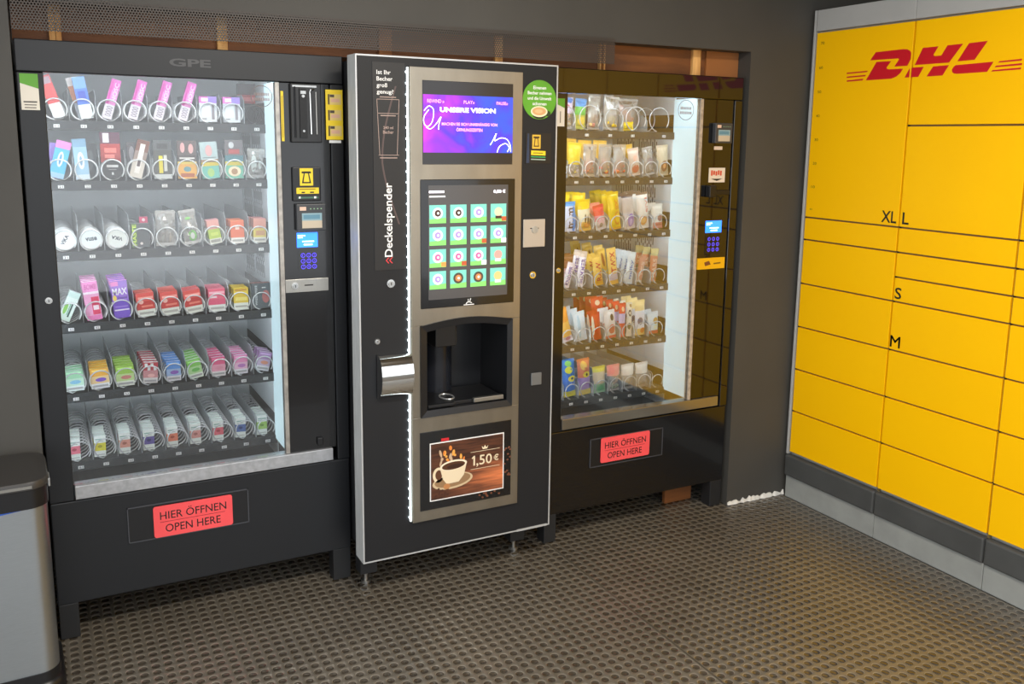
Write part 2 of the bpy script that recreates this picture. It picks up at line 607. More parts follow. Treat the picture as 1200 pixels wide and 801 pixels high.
CAMP = Vector((-2.9616, -2.9274, 1.6055))
def on_locker(u, v):
    d = fwd + rt * ((u - 614.497) / 1061.557) - up * ((v - 345.489) / 1061.557)
    t = (0.0 - CAMP.x) / d.x
    p = CAMP + d * t
    return (p.y, p.z)
def zp(pts):
    return [on_locker(980 + a / 5.4545, 30 + b / 5.4545) for a, b in pts]
logo = {
    'd': [[(218, 222), (253, 170), (430, 150), (455, 151), (474, 162), (485, 183), (480, 208), (455, 256), (372, 262), (402, 216), (398, 210), (388, 210)],
          [(190, 350), (258, 232), (352, 226), (322, 268), (326, 277), (336, 279), (428, 275), (410, 303), (385, 325), (352, 339)]],
    'hl': [[(502, 252), (555, 142), (655, 132), (622, 186), (626, 193), (636, 194), (672, 191), (712, 126), (812, 115), (722, 236)],
           [(437, 332), (472, 270), (560, 263), (525, 327)], [(578, 325), (620, 261), (722, 252), (680, 318)],
           [(775, 228), (850, 112), (970, 97), (885, 218)],
           [(742, 296), (740, 280), (752, 262), (764, 253), (1007, 230), (965, 295), (770, 308), (752, 305)]],
    'sl': [[(68, 309), (68, 301), (204, 288), (196, 297)], [(68, 334), (68, 326), (192, 314), (184, 324)], [(68, 359), (68, 350), (176, 339), (168, 350)]],
    'sr': [[(1036, 237), (1044, 227), (1190, 211), (1186, 223)], [(1013, 266), (1022, 256), (1190, 239), (1186, 252)], [(990, 294), (1000, 284), (1184, 267), (1180, 279)]],
}
P1 = [zp(p) for key in ('sl', 'd', 'hl') for p in logo[key]]
P2 = [zp(p) for key in ('d', 'hl', 'sr') for p in logo[key]]
locker_poly(DOOR[(0, 11)], 'emblem', P1, M_LRED, ycol(1) + 0.004, 0)
locker_poly(DOOR[(1, 15)], 'emblem', P2, M_LRED, ycol(2) + 0.004, ycol(1) - 0.004)

def locker_text(parent, s, y, z, w, h, bold=0.0, m=None):
    vs, fs = text_geo(s, bold)
    sx, sz = w / vs[:, 0].max(), h / vs[:, 1].max()
    mb = MB()
    mb.raw([(-0.0009, y + 0.004 - q[0] * sx, z + q[1] * sz) for q in vs], fs, m or M_TEXTK)
    mb.build('lettering', parent)
locker_text(DOOR[(0, 11)], 'XL', -0.428, 1.302, 0.072, 0.046, 0.012)
locker_text(DOOR[(1, 11)], 'L', -0.528, 1.302, 0.030, 0.046, 0.012)
locker_text(DOOR[(1, 8)], 'S', -0.522, 1.008, 0.031, 0.045, 0.012)
locker_text(DOOR[(1, 6)], 'M', -0.519, 0.814, 0.046, 0.046)
locker_text(DOOR[(1, 6)], 'M', -0.5205, 0.8145, 0.046, 0.046)
for i in range(8):
    locker_text(DOOR[(0, 11)], '%d' % (i * 10) if i else '0', -0.046 - 0.0, 1.322 + 0.1 * i - 0.006 + (0.006 if i == 0 else 0), 0.020 if i else 0.014, 0.011 if i else 0.006, 0.0, C(90, 66, 10))

# ------------------------------------------------------------------ waste bin
def rounded(cx, cy, w, d, r, n=8, bow=0.0):
    pts = []
    for (sx, sy, a0) in ((1, 1, 0), (-1, 1, 90), (-1, -1, 180), (1, -1, 270)):
        for i in range(n + 1):
            q = math.radians(a0 + 90 * i / n)
            x = sx * (w / 2 - r) + r * math.cos(q)
            y = sy * (d / 2 - r) + r * math.sin(q)
            if y < 0:
                y -= bow * (1 - (2 * x / w) ** 2)
            pts.append((cx + x, cy + y))
    return pts
def loft(rings, m, cap0=True, cap1=True):
    mb = MB()
    n = len(rings[0][0])
    vs, fs = [], []
    for pts, z in rings:
        vs += [(x, y, z) for x, y in pts]
    for i in range(len(rings) - 1):
        for k in range(n):
            l = (k + 1) % n
            fs.append((i * n + k, i * n + l, (i + 1) * n + l, (i + 1) * n + k))
    if cap0:
        fs.append(tuple(range(n - 1, -1, -1)))
    if cap1:
        fs.append(tuple((len(rings) - 1) * n + k for k in range(n)))
    mb.raw(vs, fs, m)
    return mb
BIN = empty('waste_bin', (-3.192, -0.068, 0), 'stainless steel waste bin with black lid standing beside the vape machine', 'waste bin')
BIN.rotation_euler = (0, 0, math.radians(2.0))
M_BINSTEEL = mat('bin_steel', (180, 186, 190), 0.3, metal=0.92, var=0.05, scale=40, stretch=(1, 1, 30))
def R_(s, r=0.055):
    return rounded(0, 0, 0.41 + 2 * s, 0.275 + 2 * s, r + s)
def autosmooth(o):
    md = o.modifiers.new('Edge', 'EDGE_SPLIT')
    md.split_angle = math.radians(35)
    return o
autosmooth(loft([(R_(-0.004), 0.075), (R_(-0.004), 0.592)], M_BINSTEEL, False, False).build('body', BIN, smooth=True))
autosmooth(loft([(R_(0.004), 0.0), (R_(0.010), 0.008), (R_(0.010), 0.040), (R_(0.005), 0.048), (R_(-0.001), 0.052), (R_(-0.001), 0.082)], M_PLASTIC).build('base', BIN, smooth=True))
autosmooth(loft([(R_(0.0), 0.578), (R_(0.0), 0.632)], M_PLASTIC, True, True).build('rim', BIN, smooth=True))
autosmooth(loft([(R_(0.004), 0.634), (R_(0.004), 0.648), (R_(0.0), 0.655), (R_(-0.02), 0.6565)], mat('bin_lid', (52, 50, 48), 0.4), True, True).build('lid', BIN, smooth=True))
bx('lid_edge_strip', BIN, -0.20, 0.165, -0.1418, -0.1385, 0.638, 0.646, M_STEEL)
lin_ = MB()
lin_.raw([(-0.2, -0.1346, 0.578), (0.10, -0.1346, 0.578), (0.15, -0.1346, 0.578), (0.05, -0.1350, 0.569), (-0.2, -0.1350, 0.562)], [(0, 4, 3, 2, 1)], mat('bag_blue', (40, 90, 190), 0.4))
lin_.build('bin_liner', BIN)
hg = MB()
hg.box(0.2055, 0.2115, -0.10, -0.04, 0.622, 0.645, M_ALU)
hg.build('hinge_clip', BIN, bevel=0.002)


# ------------------------------------------------------------------ snack-type vending machines
HELIX = {}
def helix(r, pitch, length, wire, m):
    key = (r, pitch, length, wire, m.name)
    if key not in HELIX:
        pts = []
        turns = max(2, int(length / pitch))
        for k in range(turns):
            a0 = -40 if k == 0 else -76
            n_ = 20
            for i in range(n_ + 1):
                q = math.radians(a0 + (256 - a0) * i / n_)
                pts.append((r * math.cos(q), k * pitch, r + wire + r * math.sin(q)))
            if k < turns - 1:
                for t in (0.2, 0.5, 0.8):
                    q = math.radians(256 + 28 * t)
                    pts.append((r * math.cos(q), (k + t) * pitch, r + wire + r * math.sin(q)))
        HELIX[key] = MB().tube(pts, wire, m, 5).mesh('coil', True)
    return HELIX[key]
DIVM = {}
def divider(h, depth):
    key = (round(h, 4), depth)
    if key not in DIVM:
        mb = MB()
        t = 0.0011
        out = [(0.0, 0.0), (depth, 0.0), (depth, h), (0.035, h), (0.0, h - 0.022)]
        vs = [(-t, y, z) for y, z in out] + [(t, y, z) for y, z in out]
        fs = [(4, 3, 2, 1, 0), (5, 6, 7, 8, 9)] + [(i, (i + 1) % 5, 5 + (i + 1) % 5, 5 + i) for i in range(5)]
        mb.raw(vs, fs, M_DIVIDER)
        DIVM[key] = mb.mesh('divider')
    return DIVM[key]

TRAYS = {}
TRAYZ = [1.626, 1.437, 1.212, 0.977, 0.744, 0.509]
def ring(mb, cx, cz, r, w, y, m, n=28):
    for i in range(n):
        a, b_ = 2 * PI * i / n, 2 * PI * (i + 1) / n
        mb.face([(cx + (r - w) * math.cos(a), y, cz + (r - w) * math.sin(a)), (cx + r * math.cos(a), y, cz + r * math.sin(a)),
                 (cx + r * math.cos(b_), y, cz + r * math.sin(b_)), (cx + (r - w) * math.cos(b_), y, cz + (r - w) * math.sin(b_))], m)

def lock(parent, x, z, r, y, name='lock'):
    mb = MB()
    mb.disc_y(x, z, r, y - 0.004, y, M_CHROME, 20)
    mb.disc_y(x, z, r * 0.6, y - 0.008, y - 0.004, M_ALU, 16)
    mb.box(x - r * 0.1, x + r * 0.1, y - 0.0085, y - 0.008, z - r * 0.35, z + r * 0.35, M_TEXTK)
    return mb.build(name, parent)

def keypad(cp, x0, x1, z0, z1, y):
    kp = MB()
    kp.box(x0 - 0.006, x1 + 0.006, y - 0.0015, y, z0 - 0.006, z1 + 0.006, M_PIANO_L)
    ko = kp.build('keypad', cp)
    n = 1
    for r in range(3):
        for c in range(3):
            kx = x0 + (x1 - x0) * (c + 0.5) / 3
            kz = z1 - (z1 - z0) * (r + 0.5) / 3
            kk = MB()
            kk.disc_y(kx, kz, 0.0082, y - 0.004, y - 0.0015, M_PLASTIC, 14)
            ring(kk, kx, kz, 0.0080, 0.0022, y - 0.0044, M_KEY, 14)
            add_text(kk, str(n), M_KEY, kx - 0.0022, kz - 0.0035, 0.0044 if n > 1 else 0.002, 0.007, y - 0.0045)
            kk.build('key', ko)
            n += 1

def card_reader(cp, x0, x1, z0, z1, y):
    rd = MB()
    rd.box(x0, x1, y - 0.022, y, z0, z1, mat('reader_grey', (62, 63, 66), 0.4))
    ro = rd.build('card_reader', cp, bevel=0.003)
    w, h = x1 - x0, z1 - z0
    sc = MB()
    yy = y - 0.0226
    flat(sc, [(x0 + w * .17, z0 + h * .10), (x0 + w * .85, z0 + h * .10), (x0 + w * .85, z0 + h * .38), (x0 + w * .17, z0 + h * .38)], yy, C(196, 182, 160))
    flat(sc, [(x0 + w * .17, z0 + h * .38), (x0 + w * .85, z0 + h * .38), (x0 + w * .85, z0 + h * .66), (x0 + w * .17, z0 + h * .66)], yy, C(140, 170, 180))
    flat(sc, [(x0 + w * .22, z0 + h * .44), (x0 + w * .78, z0 + h * .44), (x0 + w * .78, z0 + h * .60), (x0 + w * .22, z0 + h * .60)], yy - 0.0003, C(96, 140, 160))
    flat(sc, [(x0 + w * .10, z0 + h * .76), (x0 + w * .32, z0 + h * .76), (x0 + w * .32, z0 + h * .90), (x0 + w * .10, z0 + h * .90)], yy, C(225, 190, 170))
    for k in range(4):
        a = x0 + w * (.45 + .12 * k)
        flat(sc, [(a, z0 + h * .80), (a + w * .04, z0 + h * .80), (a + w * .04, z0 + h * .84), (a, z0 + h * .84)], yy, C(150, 190, 150))
    sc.build('reader_screen', ro)

def blue_lcd(cp, x0, x1, z0, z1, y):
    d = MB()
    d.box(x0, x1, y - 0.002, y, z0, z1, M_BLUE)
    do = d.build('display', cp)
    w, h = x1 - x0, z1 - z0
    t = MB()
    for (a, b_, c, e) in ((.04, .40, .76, .84), (.04, .28, .64, .70), (.25, .82, .36, .44), (.32, .74, .14, .24)):
        flat(t, [(x0 + w * a, z0 + h * c), (x0 + w * b_, z0 + h * c), (x0 + w * b_, z0 + h * e), (x0 + w * a, z0 + h * e)], y - 0.0024, M_LCDTXT)
    t.build('display_text', do)

def bill_acceptor(cp, x0, x1, z0, z1, y):
    b_ = MB()
    b_.box(x0, x1, y - 0.012, y, z0, z1, M_PLASTIC)
    bo = b_.build('bill_acceptor', cp, bevel=0.003)
    w, h = x1 - x0, z1 - z0
    yy = y - 0.0126
    s = MB()
    def q(a, b2, c, e, m, dy=0.0):
        flat(s, [(x0 + w * a, z0 + h * c), (x0 + w * b2, z0 + h * c), (x0 + w * b2, z0 + h * e), (x0 + w * a, z0 + h * e)], yy - dy, m)
    q(.25, .72, .46, .97, M_LABELY)
    flat(s, [(x0 + w * .32, z0 + h * .53), (x0 + w * .65, z0 + h * .53), (x0 + w * .58, z0 + h * .82), (x0 + w * .39, z0 + h * .82)], yy - .0003, M_TEXTK)
    flat(s, [(x0 + w * .38, z0 + h * .57), (x0 + w * .59, z0 + h * .57), (x0 + w * .54, z0 + h * .82), (x0 + w * .43, z0 + h * .82)], yy - .0006, M_LABELY)
    q(.32, .65, .82, .88, M_TEXTK, .0003)
    q(.12, .92, .22, .40, M_LABELY)
    q(.22, .80, .34, .37, C(150, 120, 20), .0003)
    q(.30, .42, .24, .28, M_TEXTK, .0003)
    q(.60, .74, .24, .28, M_TEXTK, .0003)
    q(.16, .90, .08, .13, C(70, 110, 90))
    q(.20, .26, .08, .14, M_TEXTW, .0003)
    q(.74, .82, .08, .14, M_TEXTW, .0003)
    s.build('label', bo)

def snack_machine(name, label, base, W, style, rows):
    root = empty(name, base, label, 'vending machine')
    s = W / 0.963
    X = lambda v: v * s
    front = M_BLACK if style == 'vape' else M_PIANO
    H = 1.868
    # cabinet shell
    cb = MB()
    y0 = 0.045
    cb.box(0.004, 0.022, y0, 0.80, 0.12, H, M_BLACKM)
    cb.box(W - 0.022, W - 0.004, y0, 0.80, 0.12, H, M_BLACKM)
    cb.box(0.022, W - 0.022, 0.78, 0.80, 0.12, H, M_BLACKM)
    cb.box(0.022, W - 0.022, y0, 0.78, H - 0.02, H, M_BLACKM)
    cb.box(0.022, W - 0.022, y0, 0.78, 0.12, 0.14, M_BLACKM)
    cb.box(X(0.756), X(0.760), y0, 0.78, 0.14, H - 0.02, M_BLACKM)
    cb.build('cabinet', root)
    ln = MB()
    xl, xr = 0.034, X(0.754)
    ln.box(xl - 0.004, xl, y0, 0.665, 0.44, H - 0.022, M_LINER)
    ln.box(xr - 0.004, xr, 0.19, 0.665, 0.44, H - 0.022, M_LINER)
    ln.box(xl, xr - 0.004, 0.66, 0.665, 0.44, H - 0.022, M_LINER)
    ln.box(xl, xr - 0.004, y0, 0.66, 0.436, 0.44, M_TRAYFLOOR)
    lo = ln.build('liner', root)
    vt = MB()                                  # ventilation slots in the side wall
    for (za, zb_) in ((1.50, 1.62), (1.30, 1.425), (1.09, 1.20)):
        for k in range(22):
            yv = 0.31 + 0.0145 * k
            if k in (10, 11):
                continue
            sh = 0.015 if k % 2 else 0.0
            for h0 in (0.0, 0.058):
                vt.box(xr - 0.0046, xr - 0.0038, yv, yv + 0.005, za + h0 + sh, za + h0 + sh + 0.045, M_PLASTIC)
    vt.build('vent_slots', lo)
    lp = MB()
    lp.box(X(0.742), X(0.756), 0.026, 0.188, 0.515, 1.78, M_LIGHTPANEL)
    lp.build('light_panel', root)
    tb = MB()
    tb.box(0.08, X(0.72), 0.055, 0.075, 1.800, 1.812, M_FILLTUBE)  # added tube, unseen behind the header, to brighten the interior
    tb.build('added_fill_tube', root)
    tb = MB()
    tb.box(0.038, 0.044, 0.056, 0.062, 0.53, 1.76, M_FILLTUBE)  # added upright tube, unseen behind the left stile, fills the shelves with light
    tb.build('added_fill_tube', root)
    # door: stiles, header, glass
    bx('stile', root, 0.0, X(0.070), 0.0, y0, 0.463, 1.777, M_BLACK if style == 'vape' else M_PIANO_L, 0.003)
    bx('stile', root, X(0.919), W, 0.0, y0, 0.463, 1.777, M_BLACK if style == 'vape' else M_PIANO, 0.003)
    hd = bx('header', root, 0.0, W, 0.0, y0, 1.7785, H + 0.002, front, 0.003)
    gl = MB()
    gl.box(X(0.070), X(0.737), 0.012, 0.016, 0.512, 1.7785, M_GLASS)
    gl.build('glass_pane', root)
    bx('edge_profile', root, X(0.737), X(0.751), 0.004, 0.03, 0.512, 1.777, mat('edge_steel', (170, 165, 158), 0.35, metal=0.6, var=0.25, scale=40) if style == 'vape' else mat('edge_sand', (176, 160, 140), 0.5, var=0.3, scale=60), 0.001)
    cp = bx('control_panel', root, X(0.751), X(0.917), 0.006, y0, 0.512, 1.777, M_PIANO_L if style == 'vape' else M_PIANO, 0.001)
    if style == 'vape':
        bar = bx('sill_bar', root, X(0.073), X(0.901), -0.006, y0, 0.467, 0.511, M_SILVER, 0.002)
    else:
        bar = bx('sill_bar', root, X(0.072), X(0.905), -0.006, y0, 0.470, 0.513, mat('sill_steel', (150, 146, 136), 0.16, metal=0.8), 0.002)
    bx('lower_panel', root, 0.0, W, 0.004, 0.05, 0.118, 0.461, M_BLACK if style == 'vape' else M_PIANO_L, 0.004)
    for (a, b_) in ((0.0, X(0.062)), (W - X(0.069), W)):
        for ya in (0.006, 0.70):
            bx('leg', root, a + 0.002, b_ - 0.002, ya, ya + 0.06, 0.0, 0.119, M_BLACKM, 0.003)
    # delivery flap and sign
    fl = MB()
    fx0, fx1, fz0, fz1 = X(0.218), X(0.602), 0.288, 0.409
    for (a, b_, c, e) in ((fx0, fx1, fz1 - .003, fz1), (fx0, fx1, fz0, fz0 + .003), (fx0, fx0 + .003, fz0, fz1), (fx1 - .003, fx1, fz0, fz1)):
        fl.box(a, b_, -0.001, 0.005, c, e, mat('flap_edge', (70, 72, 78), 0.3))
    fl.box(fx0 + .003, fx1 - .003, 0.0015, 0.005, fz0 + .003, fz1 - .003, M_PLASTIC)
    fo = fl.build('delivery_flap', root)
    if style == 'vape':
        sx0, sx1, sz0, sz1 = 0.296, 0.547, 0.292, 0.400
    else:
        sx0, sx1, sz0, sz1 = 0.257, 0.501, 0.302, 0.408
    sg = MB()
    r = 0.008
    out = []
    for (cx, cz, a0) in ((sx1 - r, sz1 - r, 0), (sx0 + r, sz1 - r, 90), (sx0 + r, sz0 + r, 180), (sx1 - r, sz0 + r, 270)):
        for i in range(5):
            q = math.radians(a0 + 22.5 * i)
            out.append((cx + r * math.cos(q), cz + r * math.sin(q)))
    sg.prism_y(out, -0.0035, -0.0015, M_SIGN)
    so = sg.build('sign', fo)
    w_, h_ = sx1 - sx0, sz1 - sz0
    lt = MB()
    add_text(lt, 'HIER ÖFFNEN', M_TEXTK, sx0 + w_ * .08, sz0 + h_ * .56, w_ * .84, h_ * .30, -0.0040, 0, 0.004)
    add_text(lt, 'OPEN HERE', M_TEXTK, sx0 + w_ * .14, sz0 + h_ * .14, w_ * .70, h_ * .25, -0.0040, 0, 0.004)
    lt.box(sx0 + w_ * .08, sx0 + w_ * .90, -0.0040, -0.0036, sz0 + h_ * .475, sz0 + h_ * .49, C(150, 40, 50))
    # third level already used by the sign: its lettering is joined to the sign's plate
    me = so.data
    vs = [v.co[:] for v in me.vertices]
    fs = [tuple(p.vertices) for p in me.polygons]
    j = MB()
    j.raw(vs, fs, M_SIGN)
    for f, mi_ in zip(lt.f, lt.m):
        j.face([lt.v[q] for q in f], lt.mats[mi_])
    so.data = j.mesh('sign')
    lock(root, X(0.040), 1.106 if style == 'vape' else 1.112, 0.010, 0.0)
    # trays
    spx = rows['cols']
    for i, tz in enumerate(TRAYZ):
        tm = MB()
        zf = tz + 0.016
        tx0, tx1 = 0.040, X(0.754) - 0.006
        tm.box(tx0, tx1, 0.19, 0.65, zf - 0.004, zf, M_TRAYFLOOR)
        tm.box(tx0, tx1, 0.180, 0.19, tz - 0.013, zf + 0.001, M_TRAY)
        tm.box(tx0, tx0 + 0.002, 0.19, 0.65, zf, zf + 0.055, M_TRAY)
        tm.box(tx1 - 0.002, tx1, 0.19, 0.65, zf, zf + 0.075, M_TRAY)
        to = tm.build('tray', root)
        TRAYS[(style, i)] = to
        if i < 5:
            MB().box(tx0 + 0.02, tx1 - 0.02, 0.192, 0.200, zf - 0.010, zf - 0.005, M_FILLTUBE).build('added_fill_tube', to)  # added tube, unseen under the tray, to light the packs below
        cols = spx[i]
        for j_, cx in enumerate(cols):
            pl = MB()
            pl.box(-0.0085, 0.0085, -0.001, 0.0, -0.005, 0.005, M_WHITE)
            add_text(pl, rows['num'] % (i + 1, j_ + rows['first']), M_TEXTK, -0.0055, -0.0035, 0.011, 0.007, -0.0013)
            pl.build('number_label', to, loc=(cx, 0.1795, tz))
        for dx in rows['div'][i]:
            link('divider', divider(rows['divh'][i], 0.44), to, (dx, 0.192, zf))
    return root, cp, hd

# vape machine -------------------------------------------------------
LB = (-2.985, 0.1176, 0.0)
LC = [0.099 + 0.0767 * i for i in range(9)]
LD = [LC[0] + 0.0767 * (i + 0.5) for i in range(8)]
rowsL = dict(cols=[LC] * 6, num='%d%d', first=1, div=[LD] * 6, divh=[0.10, 0.10, 0.115, 0.105, 0.098, 0.085])
VM, cpL, hdL = snack_machine('vending_machine', 'matt black vape vending machine with silver sill bar beside the waste bin', LB, 0.963, 'vape', rowsL)
lettering(hdL, 'GPE', mat('raised_grey', (74, 74, 76), 0.4), 0.416, 1.812, 0.123, 0.024, -0.001, 0, 0.03, 'maker_name')
yp = 0.006
st = MB()
st.box(0.755, 0.7635, yp - 0.0015, yp, 1.588, 1.750, M_LABELY)
st.box(0.7585, 0.760, yp - 0.0018, yp - 0.0015, 1.60, 1.735, M_TEXTK)
st.build('yellow_strip', cpL)
cm_ = MB()
cm_.box(0.784, 0.886, yp - 0.016, yp, 1.584, 1.776, M_PLASTIC)
cmo = cm_.build('coin_changer', cpL, bevel=0.003)
c2 = MB()
c2.box(0.812, 0.836, yp - 0.021, yp - 0.016, 1.600, 1.760, M_DARK)
c2.box(0.815, 0.833, yp - 0.0225, yp - 0.021, 1.742, 1.752, M_ALU)
c2.disc_y(0.824, 1.735, 0.005, yp - 0.0225, yp - 0.021, M_ALU, 10)
c2.disc_y(0.824, 1.622, 0.004, yp - 0.0225, yp - 0.021, M_ALU, 10)
c2.tube([(0.846, yp - 0.02, 1.745), (0.849, yp - 0.024, 1.757), (0.862, yp - 0.02, 1.758)], 0.0025, M_CHROME)
c2.tube([(0.848, yp - 0.02, 1.752), (0.850, yp - 0.02, 1.612)], 0.0032, M_CHROME)
c2.tube([(0.868, yp - 0.018, 1.750), (0.869, yp - 0.018, 1.612)], 0.0028, M_STEEL)
c2.tube([(0.797, yp - 0.018, 1.765), (0.797, yp - 0.018, 1.60)], 0.003, M_DARK)
c2.box(0.790, 0.87, yp - 0.018, yp - 0.016, 1.764, 1.770, M_ALU)
c2.build('coin_guide', cmo)
gd = MB()
gd.box(0.9025, 0.961, -0.0016, 0.0, 1.595, 1.760, M_LABELY)
for k in range(3):
    z = 1.745 - 0.052 * k
    gd.box(0.910, 0.956, -0.0020, -0.0016, z - 0.034, z, C(226, 200, 120))
    gd.box(0.910, 0.916, -0.0022, -0.0020, z - 0.034, z, C(90, 74, 30))
    gd.box(0.917, 0.932, -0.0023, -0.0020, z - 0.010, z - 0.001, C(80, 70, 60))
    gd.box(0.920, 0.950, -0.0022, -0.0020, z - 0.026, z - 0.014, C(222, 178, 150))
gd.box(0.912, 0.953, -0.0016, 0.0, 1.584, 1.593, M_WHITE)
gd.build('payment_guide', VM)
bill_acceptor(cpL, 0.784, 0.879, 1.39, 1.503, yp)
card_reader(cpL, 0.792, 0.892, 1.291, 1.381, yp)
blue_lcd(cpL, 0.795, 0.866, 1.233, 1.283, yp)
keypad(cpL, 0.804, 0.862, 1.157, 1.216, yp)
pl = MB()
pl.box(0.7515, 0.900, yp - 0.004, yp, 1.080, 1.125, M_STEEL)
plo = pl.build('lock_plate', cpL, bevel=0.001)
lock(plo, 0.7835, 1.103, 0.0125, yp - 0.004)
bx('slot', plo, 0.816, 0.846, yp - 0.0046, yp - 0.004, 1.101, 1.105, M_TEXTK)
bx('door_handle', cpL, 0.846, 0.866, yp - 0.012, yp, 0.528, 0.556, M_PLASTIC, 0.003)
qs = MB()
qs.box(0.008, 0.055, -0.0012, 0.0, 1.669, 1.772, C(222, 216, 202))
flat(qs, [(0.008, 1.745), (0.055, 1.730), (0.055, 1.772), (0.008, 1.772)], -0.0016, M_GREEN)
flat(qs, [(0.016, 1.682), (0.047, 1.682), (0.047, 1.685), (0.016, 1.685)], -0.0015, C(110, 104, 96))
flat(qs, [(0.014, 1.690), (0.049, 1.690), (0.049, 1.694), (0.014, 1.694)], -0.0015, C(80, 76, 70))
flat(qs, [(0.016, 1.674), (0.046, 1.674), (0.046, 1.677), (0.016, 1.677)], -0.0015, C(110, 104, 96))
qs.build('sticker', VM)
def glass_badge(root, cx, cz, r):
    g = MB()
    ring(g, cx, cz, r, 0.0022, 0.0115, C(120, 110, 108), 36)
    for (a, b_, zc) in ((-0.7, 0.7, 0.18), (-0.75, 0.75, -0.28)):
        k = 9
        for i in range(k):
            xa = cx + r * (a + (b_ - a) * (i + 0.1) / k)
            xb = cx + r * (a + (b_ - a) * (i + 0.75) / k)
            flat(g, [(xa, cz + r * (zc - .13)), (xb, cz + r * (zc - .13)), (xb, cz + r * (zc + .13)), (xa, cz + r * (zc + .13))], 0.0115, C(150, 136, 134))
    g.build('round_badge', root)
glass_badge(VM, 0.695, 1.731, 0.035)

# snack machine ------------------------------------------------------
RB = (-1.25, 0.0395, 0.0)
RC = [-1.1035 + 1.25 + 0.0747 * j for j in range(8)]
R1 = [x + 1.25 for x in (-0.984, -0.872, -0.760, -0.600)]
# compartments of the snack machine (left edge, right edge), row by row; each holds one coil
ROFF = [0.0, 0.003, -0.012, -0.012, -0.012, 0.008]
RCOMP = [[(a + 1.25, b_ + 1.25) for a, b_ in ((-1.135, -1.031), (-1.031, -0.899), (-0.899, -0.800), (-0.800, -0.680), (-0.680, -0.562))]]
for i in range(1, 6):
    RCOMP.append([(x + ROFF[i] - 0.03735, min(0.707, x + ROFF[i] + 0.03735)) for x in RC])
LCOMP = [[(x - 0.03835, min(0.7455, x + 0.03835)) for x in LC]] * 6
rowsR = dict(cols=[R1] + [RC] * 5, num='%d%d', first=1, div=[[b_ for a, b_ in cp_[:-1]] for cp_ in RCOMP], divh=[0.07, 0.09, 0.08, 0.075, 0.075, 0.085])
SM, cpR, hdR = snack_machine('vending_machine', 'glossy black snack vending machine between the coffee machine and the grey wall', RB, 0.915, 'snack', rowsR)
card_reader(cpR, 0.764, 0.855, 1.601, 1.683, yp)
pr = MB()
pr.box(0.778, 0.822, yp - 0.0012, yp, 1.574, 1.588, C(214, 196, 180))
pr.build('small_label', cpR)
pm = MB()
pm.box(0.757, 0.843, yp - 0.0012, yp, 1.440, 1.500, C(224, 212, 196))
for i in range(5):
    xa = 0.768 + 0.012 * i
    pm.box(xa, xa + 0.009, yp - 0.0016, yp - 0.0012, 1.468 + 0.003 * (i % 2), 1.490 - 0.002 * (i % 3), C(206, 78, 56))
flat(pm, [(0.800, 1.446), (0.830, 1.455), (0.770, 1.455)], yp - 0.0016, M_TEXTK)
pm.build('promo_sticker', cpR)
cs = MB()
cs.box(0.743, 0.779, yp - 0.03, yp, 1.380, 1.428, M_PLASTIC)
cs.box(0.785, 0.866, yp - 0.012, yp, 1.388, 1.408, M_PLASTIC)
cs.build('coin_slot', cpR, bevel=0.003)
blue_lcd(cpR, 0.753, 0.838, 1.230, 1.280, yp)
keypad(cpR, 0.761, 0.830, 1.147, 1.215, yp)
yt = MB()
yt.box(0.716, 0.860, -0.0012, yp, 1.077, 1.124, mat('tape_yellow', (232, 176, 24), 0.35))
flat(yt, [(0.755, 1.090), (0.785, 1.096), (0.775, 1.112), (0.750, 1.106)], -0.0015, C(120, 70, 40))
flat(yt, [(0.800, 1.096), (0.838, 1.098), (0.838, 1.104), (0.800, 1.102)], -0.0015, C(120, 90, 30))
yt.build('yellow_tape', SM)
sk = MB()
sk.box(0.020, 0.052, -0.0012, 0.0, 1.655, 1.757, C(222, 216, 202))
flat(sk, [(0.020, 1.735), (0.052, 1.722), (0.052, 1.757), (0.020, 1.757)], -0.0016, M_GREEN)
flat(sk, [(0.032, 1.668), (0.036, 1.668), (0.036, 1.71), (0.032, 1.71)], -0.0016, C(120, 110, 100))
sk.build('sticker', SM)
glass_badge(SM, 0.629, 1.731, 0.040)

# ------------------------------------------------------------------ coffee machine
CB = (-2.037, -0.0661, 0.0)
CM = empty('coffee_machine', CB, 'tall charcoal coffee machine with two screens and a lit strip', 'coffee machine')
DW, Z1, Z2 = 0.747, 0.136, 1.866
cb = MB()
NX0, NX1, NZ0, NZ1 = 0.213, 0.568, 0.641, 0.968
cb.box(0.022, DW - 0.012, 0.082, 0.74, 0.15, 0.60, M_BLACKM)
cb.box(0.022, DW - 0.012, 0.082, 0.74, 1.03, 1.855, M_BLACKM)
cb.box(0.022, 0.19, 0.082, 0.74, 0.60, 1.03, M_BLACKM)
cb.box(0.59, DW - 0.012, 0.082, 0.74, 0.60, 1.03, M_BLACKM)
cb.box(0.19, 0.59, 0.30, 0.74, 0.60, 1.03, M_BLACKM)
cb.build('cabinet', CM)
def holed(name, x0, x1, z0, z1, y0, y1, m, hole, bevel=0.0):
    a, b_, c, e = hole
    mb = MB()
    mb.box(x0, x1, y0, y1, z0, c, m)
    mb.box(x0, x1, y0, y1, e, z1, m)
    mb.box(x0, a, y0, y1, c, e, m)
    mb.box(b_, x1, y0, y1, c, e, m)
    return mb.build(name, CM, bevel=bevel)
holed('door', 0.0, DW, Z1, Z2, 0.003, 0.081, mat('door_side_grey', (206, 208, 206), 0.45, metal=0.15, var=0.1, scale=12, stretch=(6, 6, 1)), (NX0, NX1, NZ0, NZ1))
holed('front_panel', 0.005, DW - 0.005, Z1 + 0.005, Z2 - 0.005, 0.001, 0.003, M_DARK, (NX0, NX1, NZ0, NZ1))
et = MB()
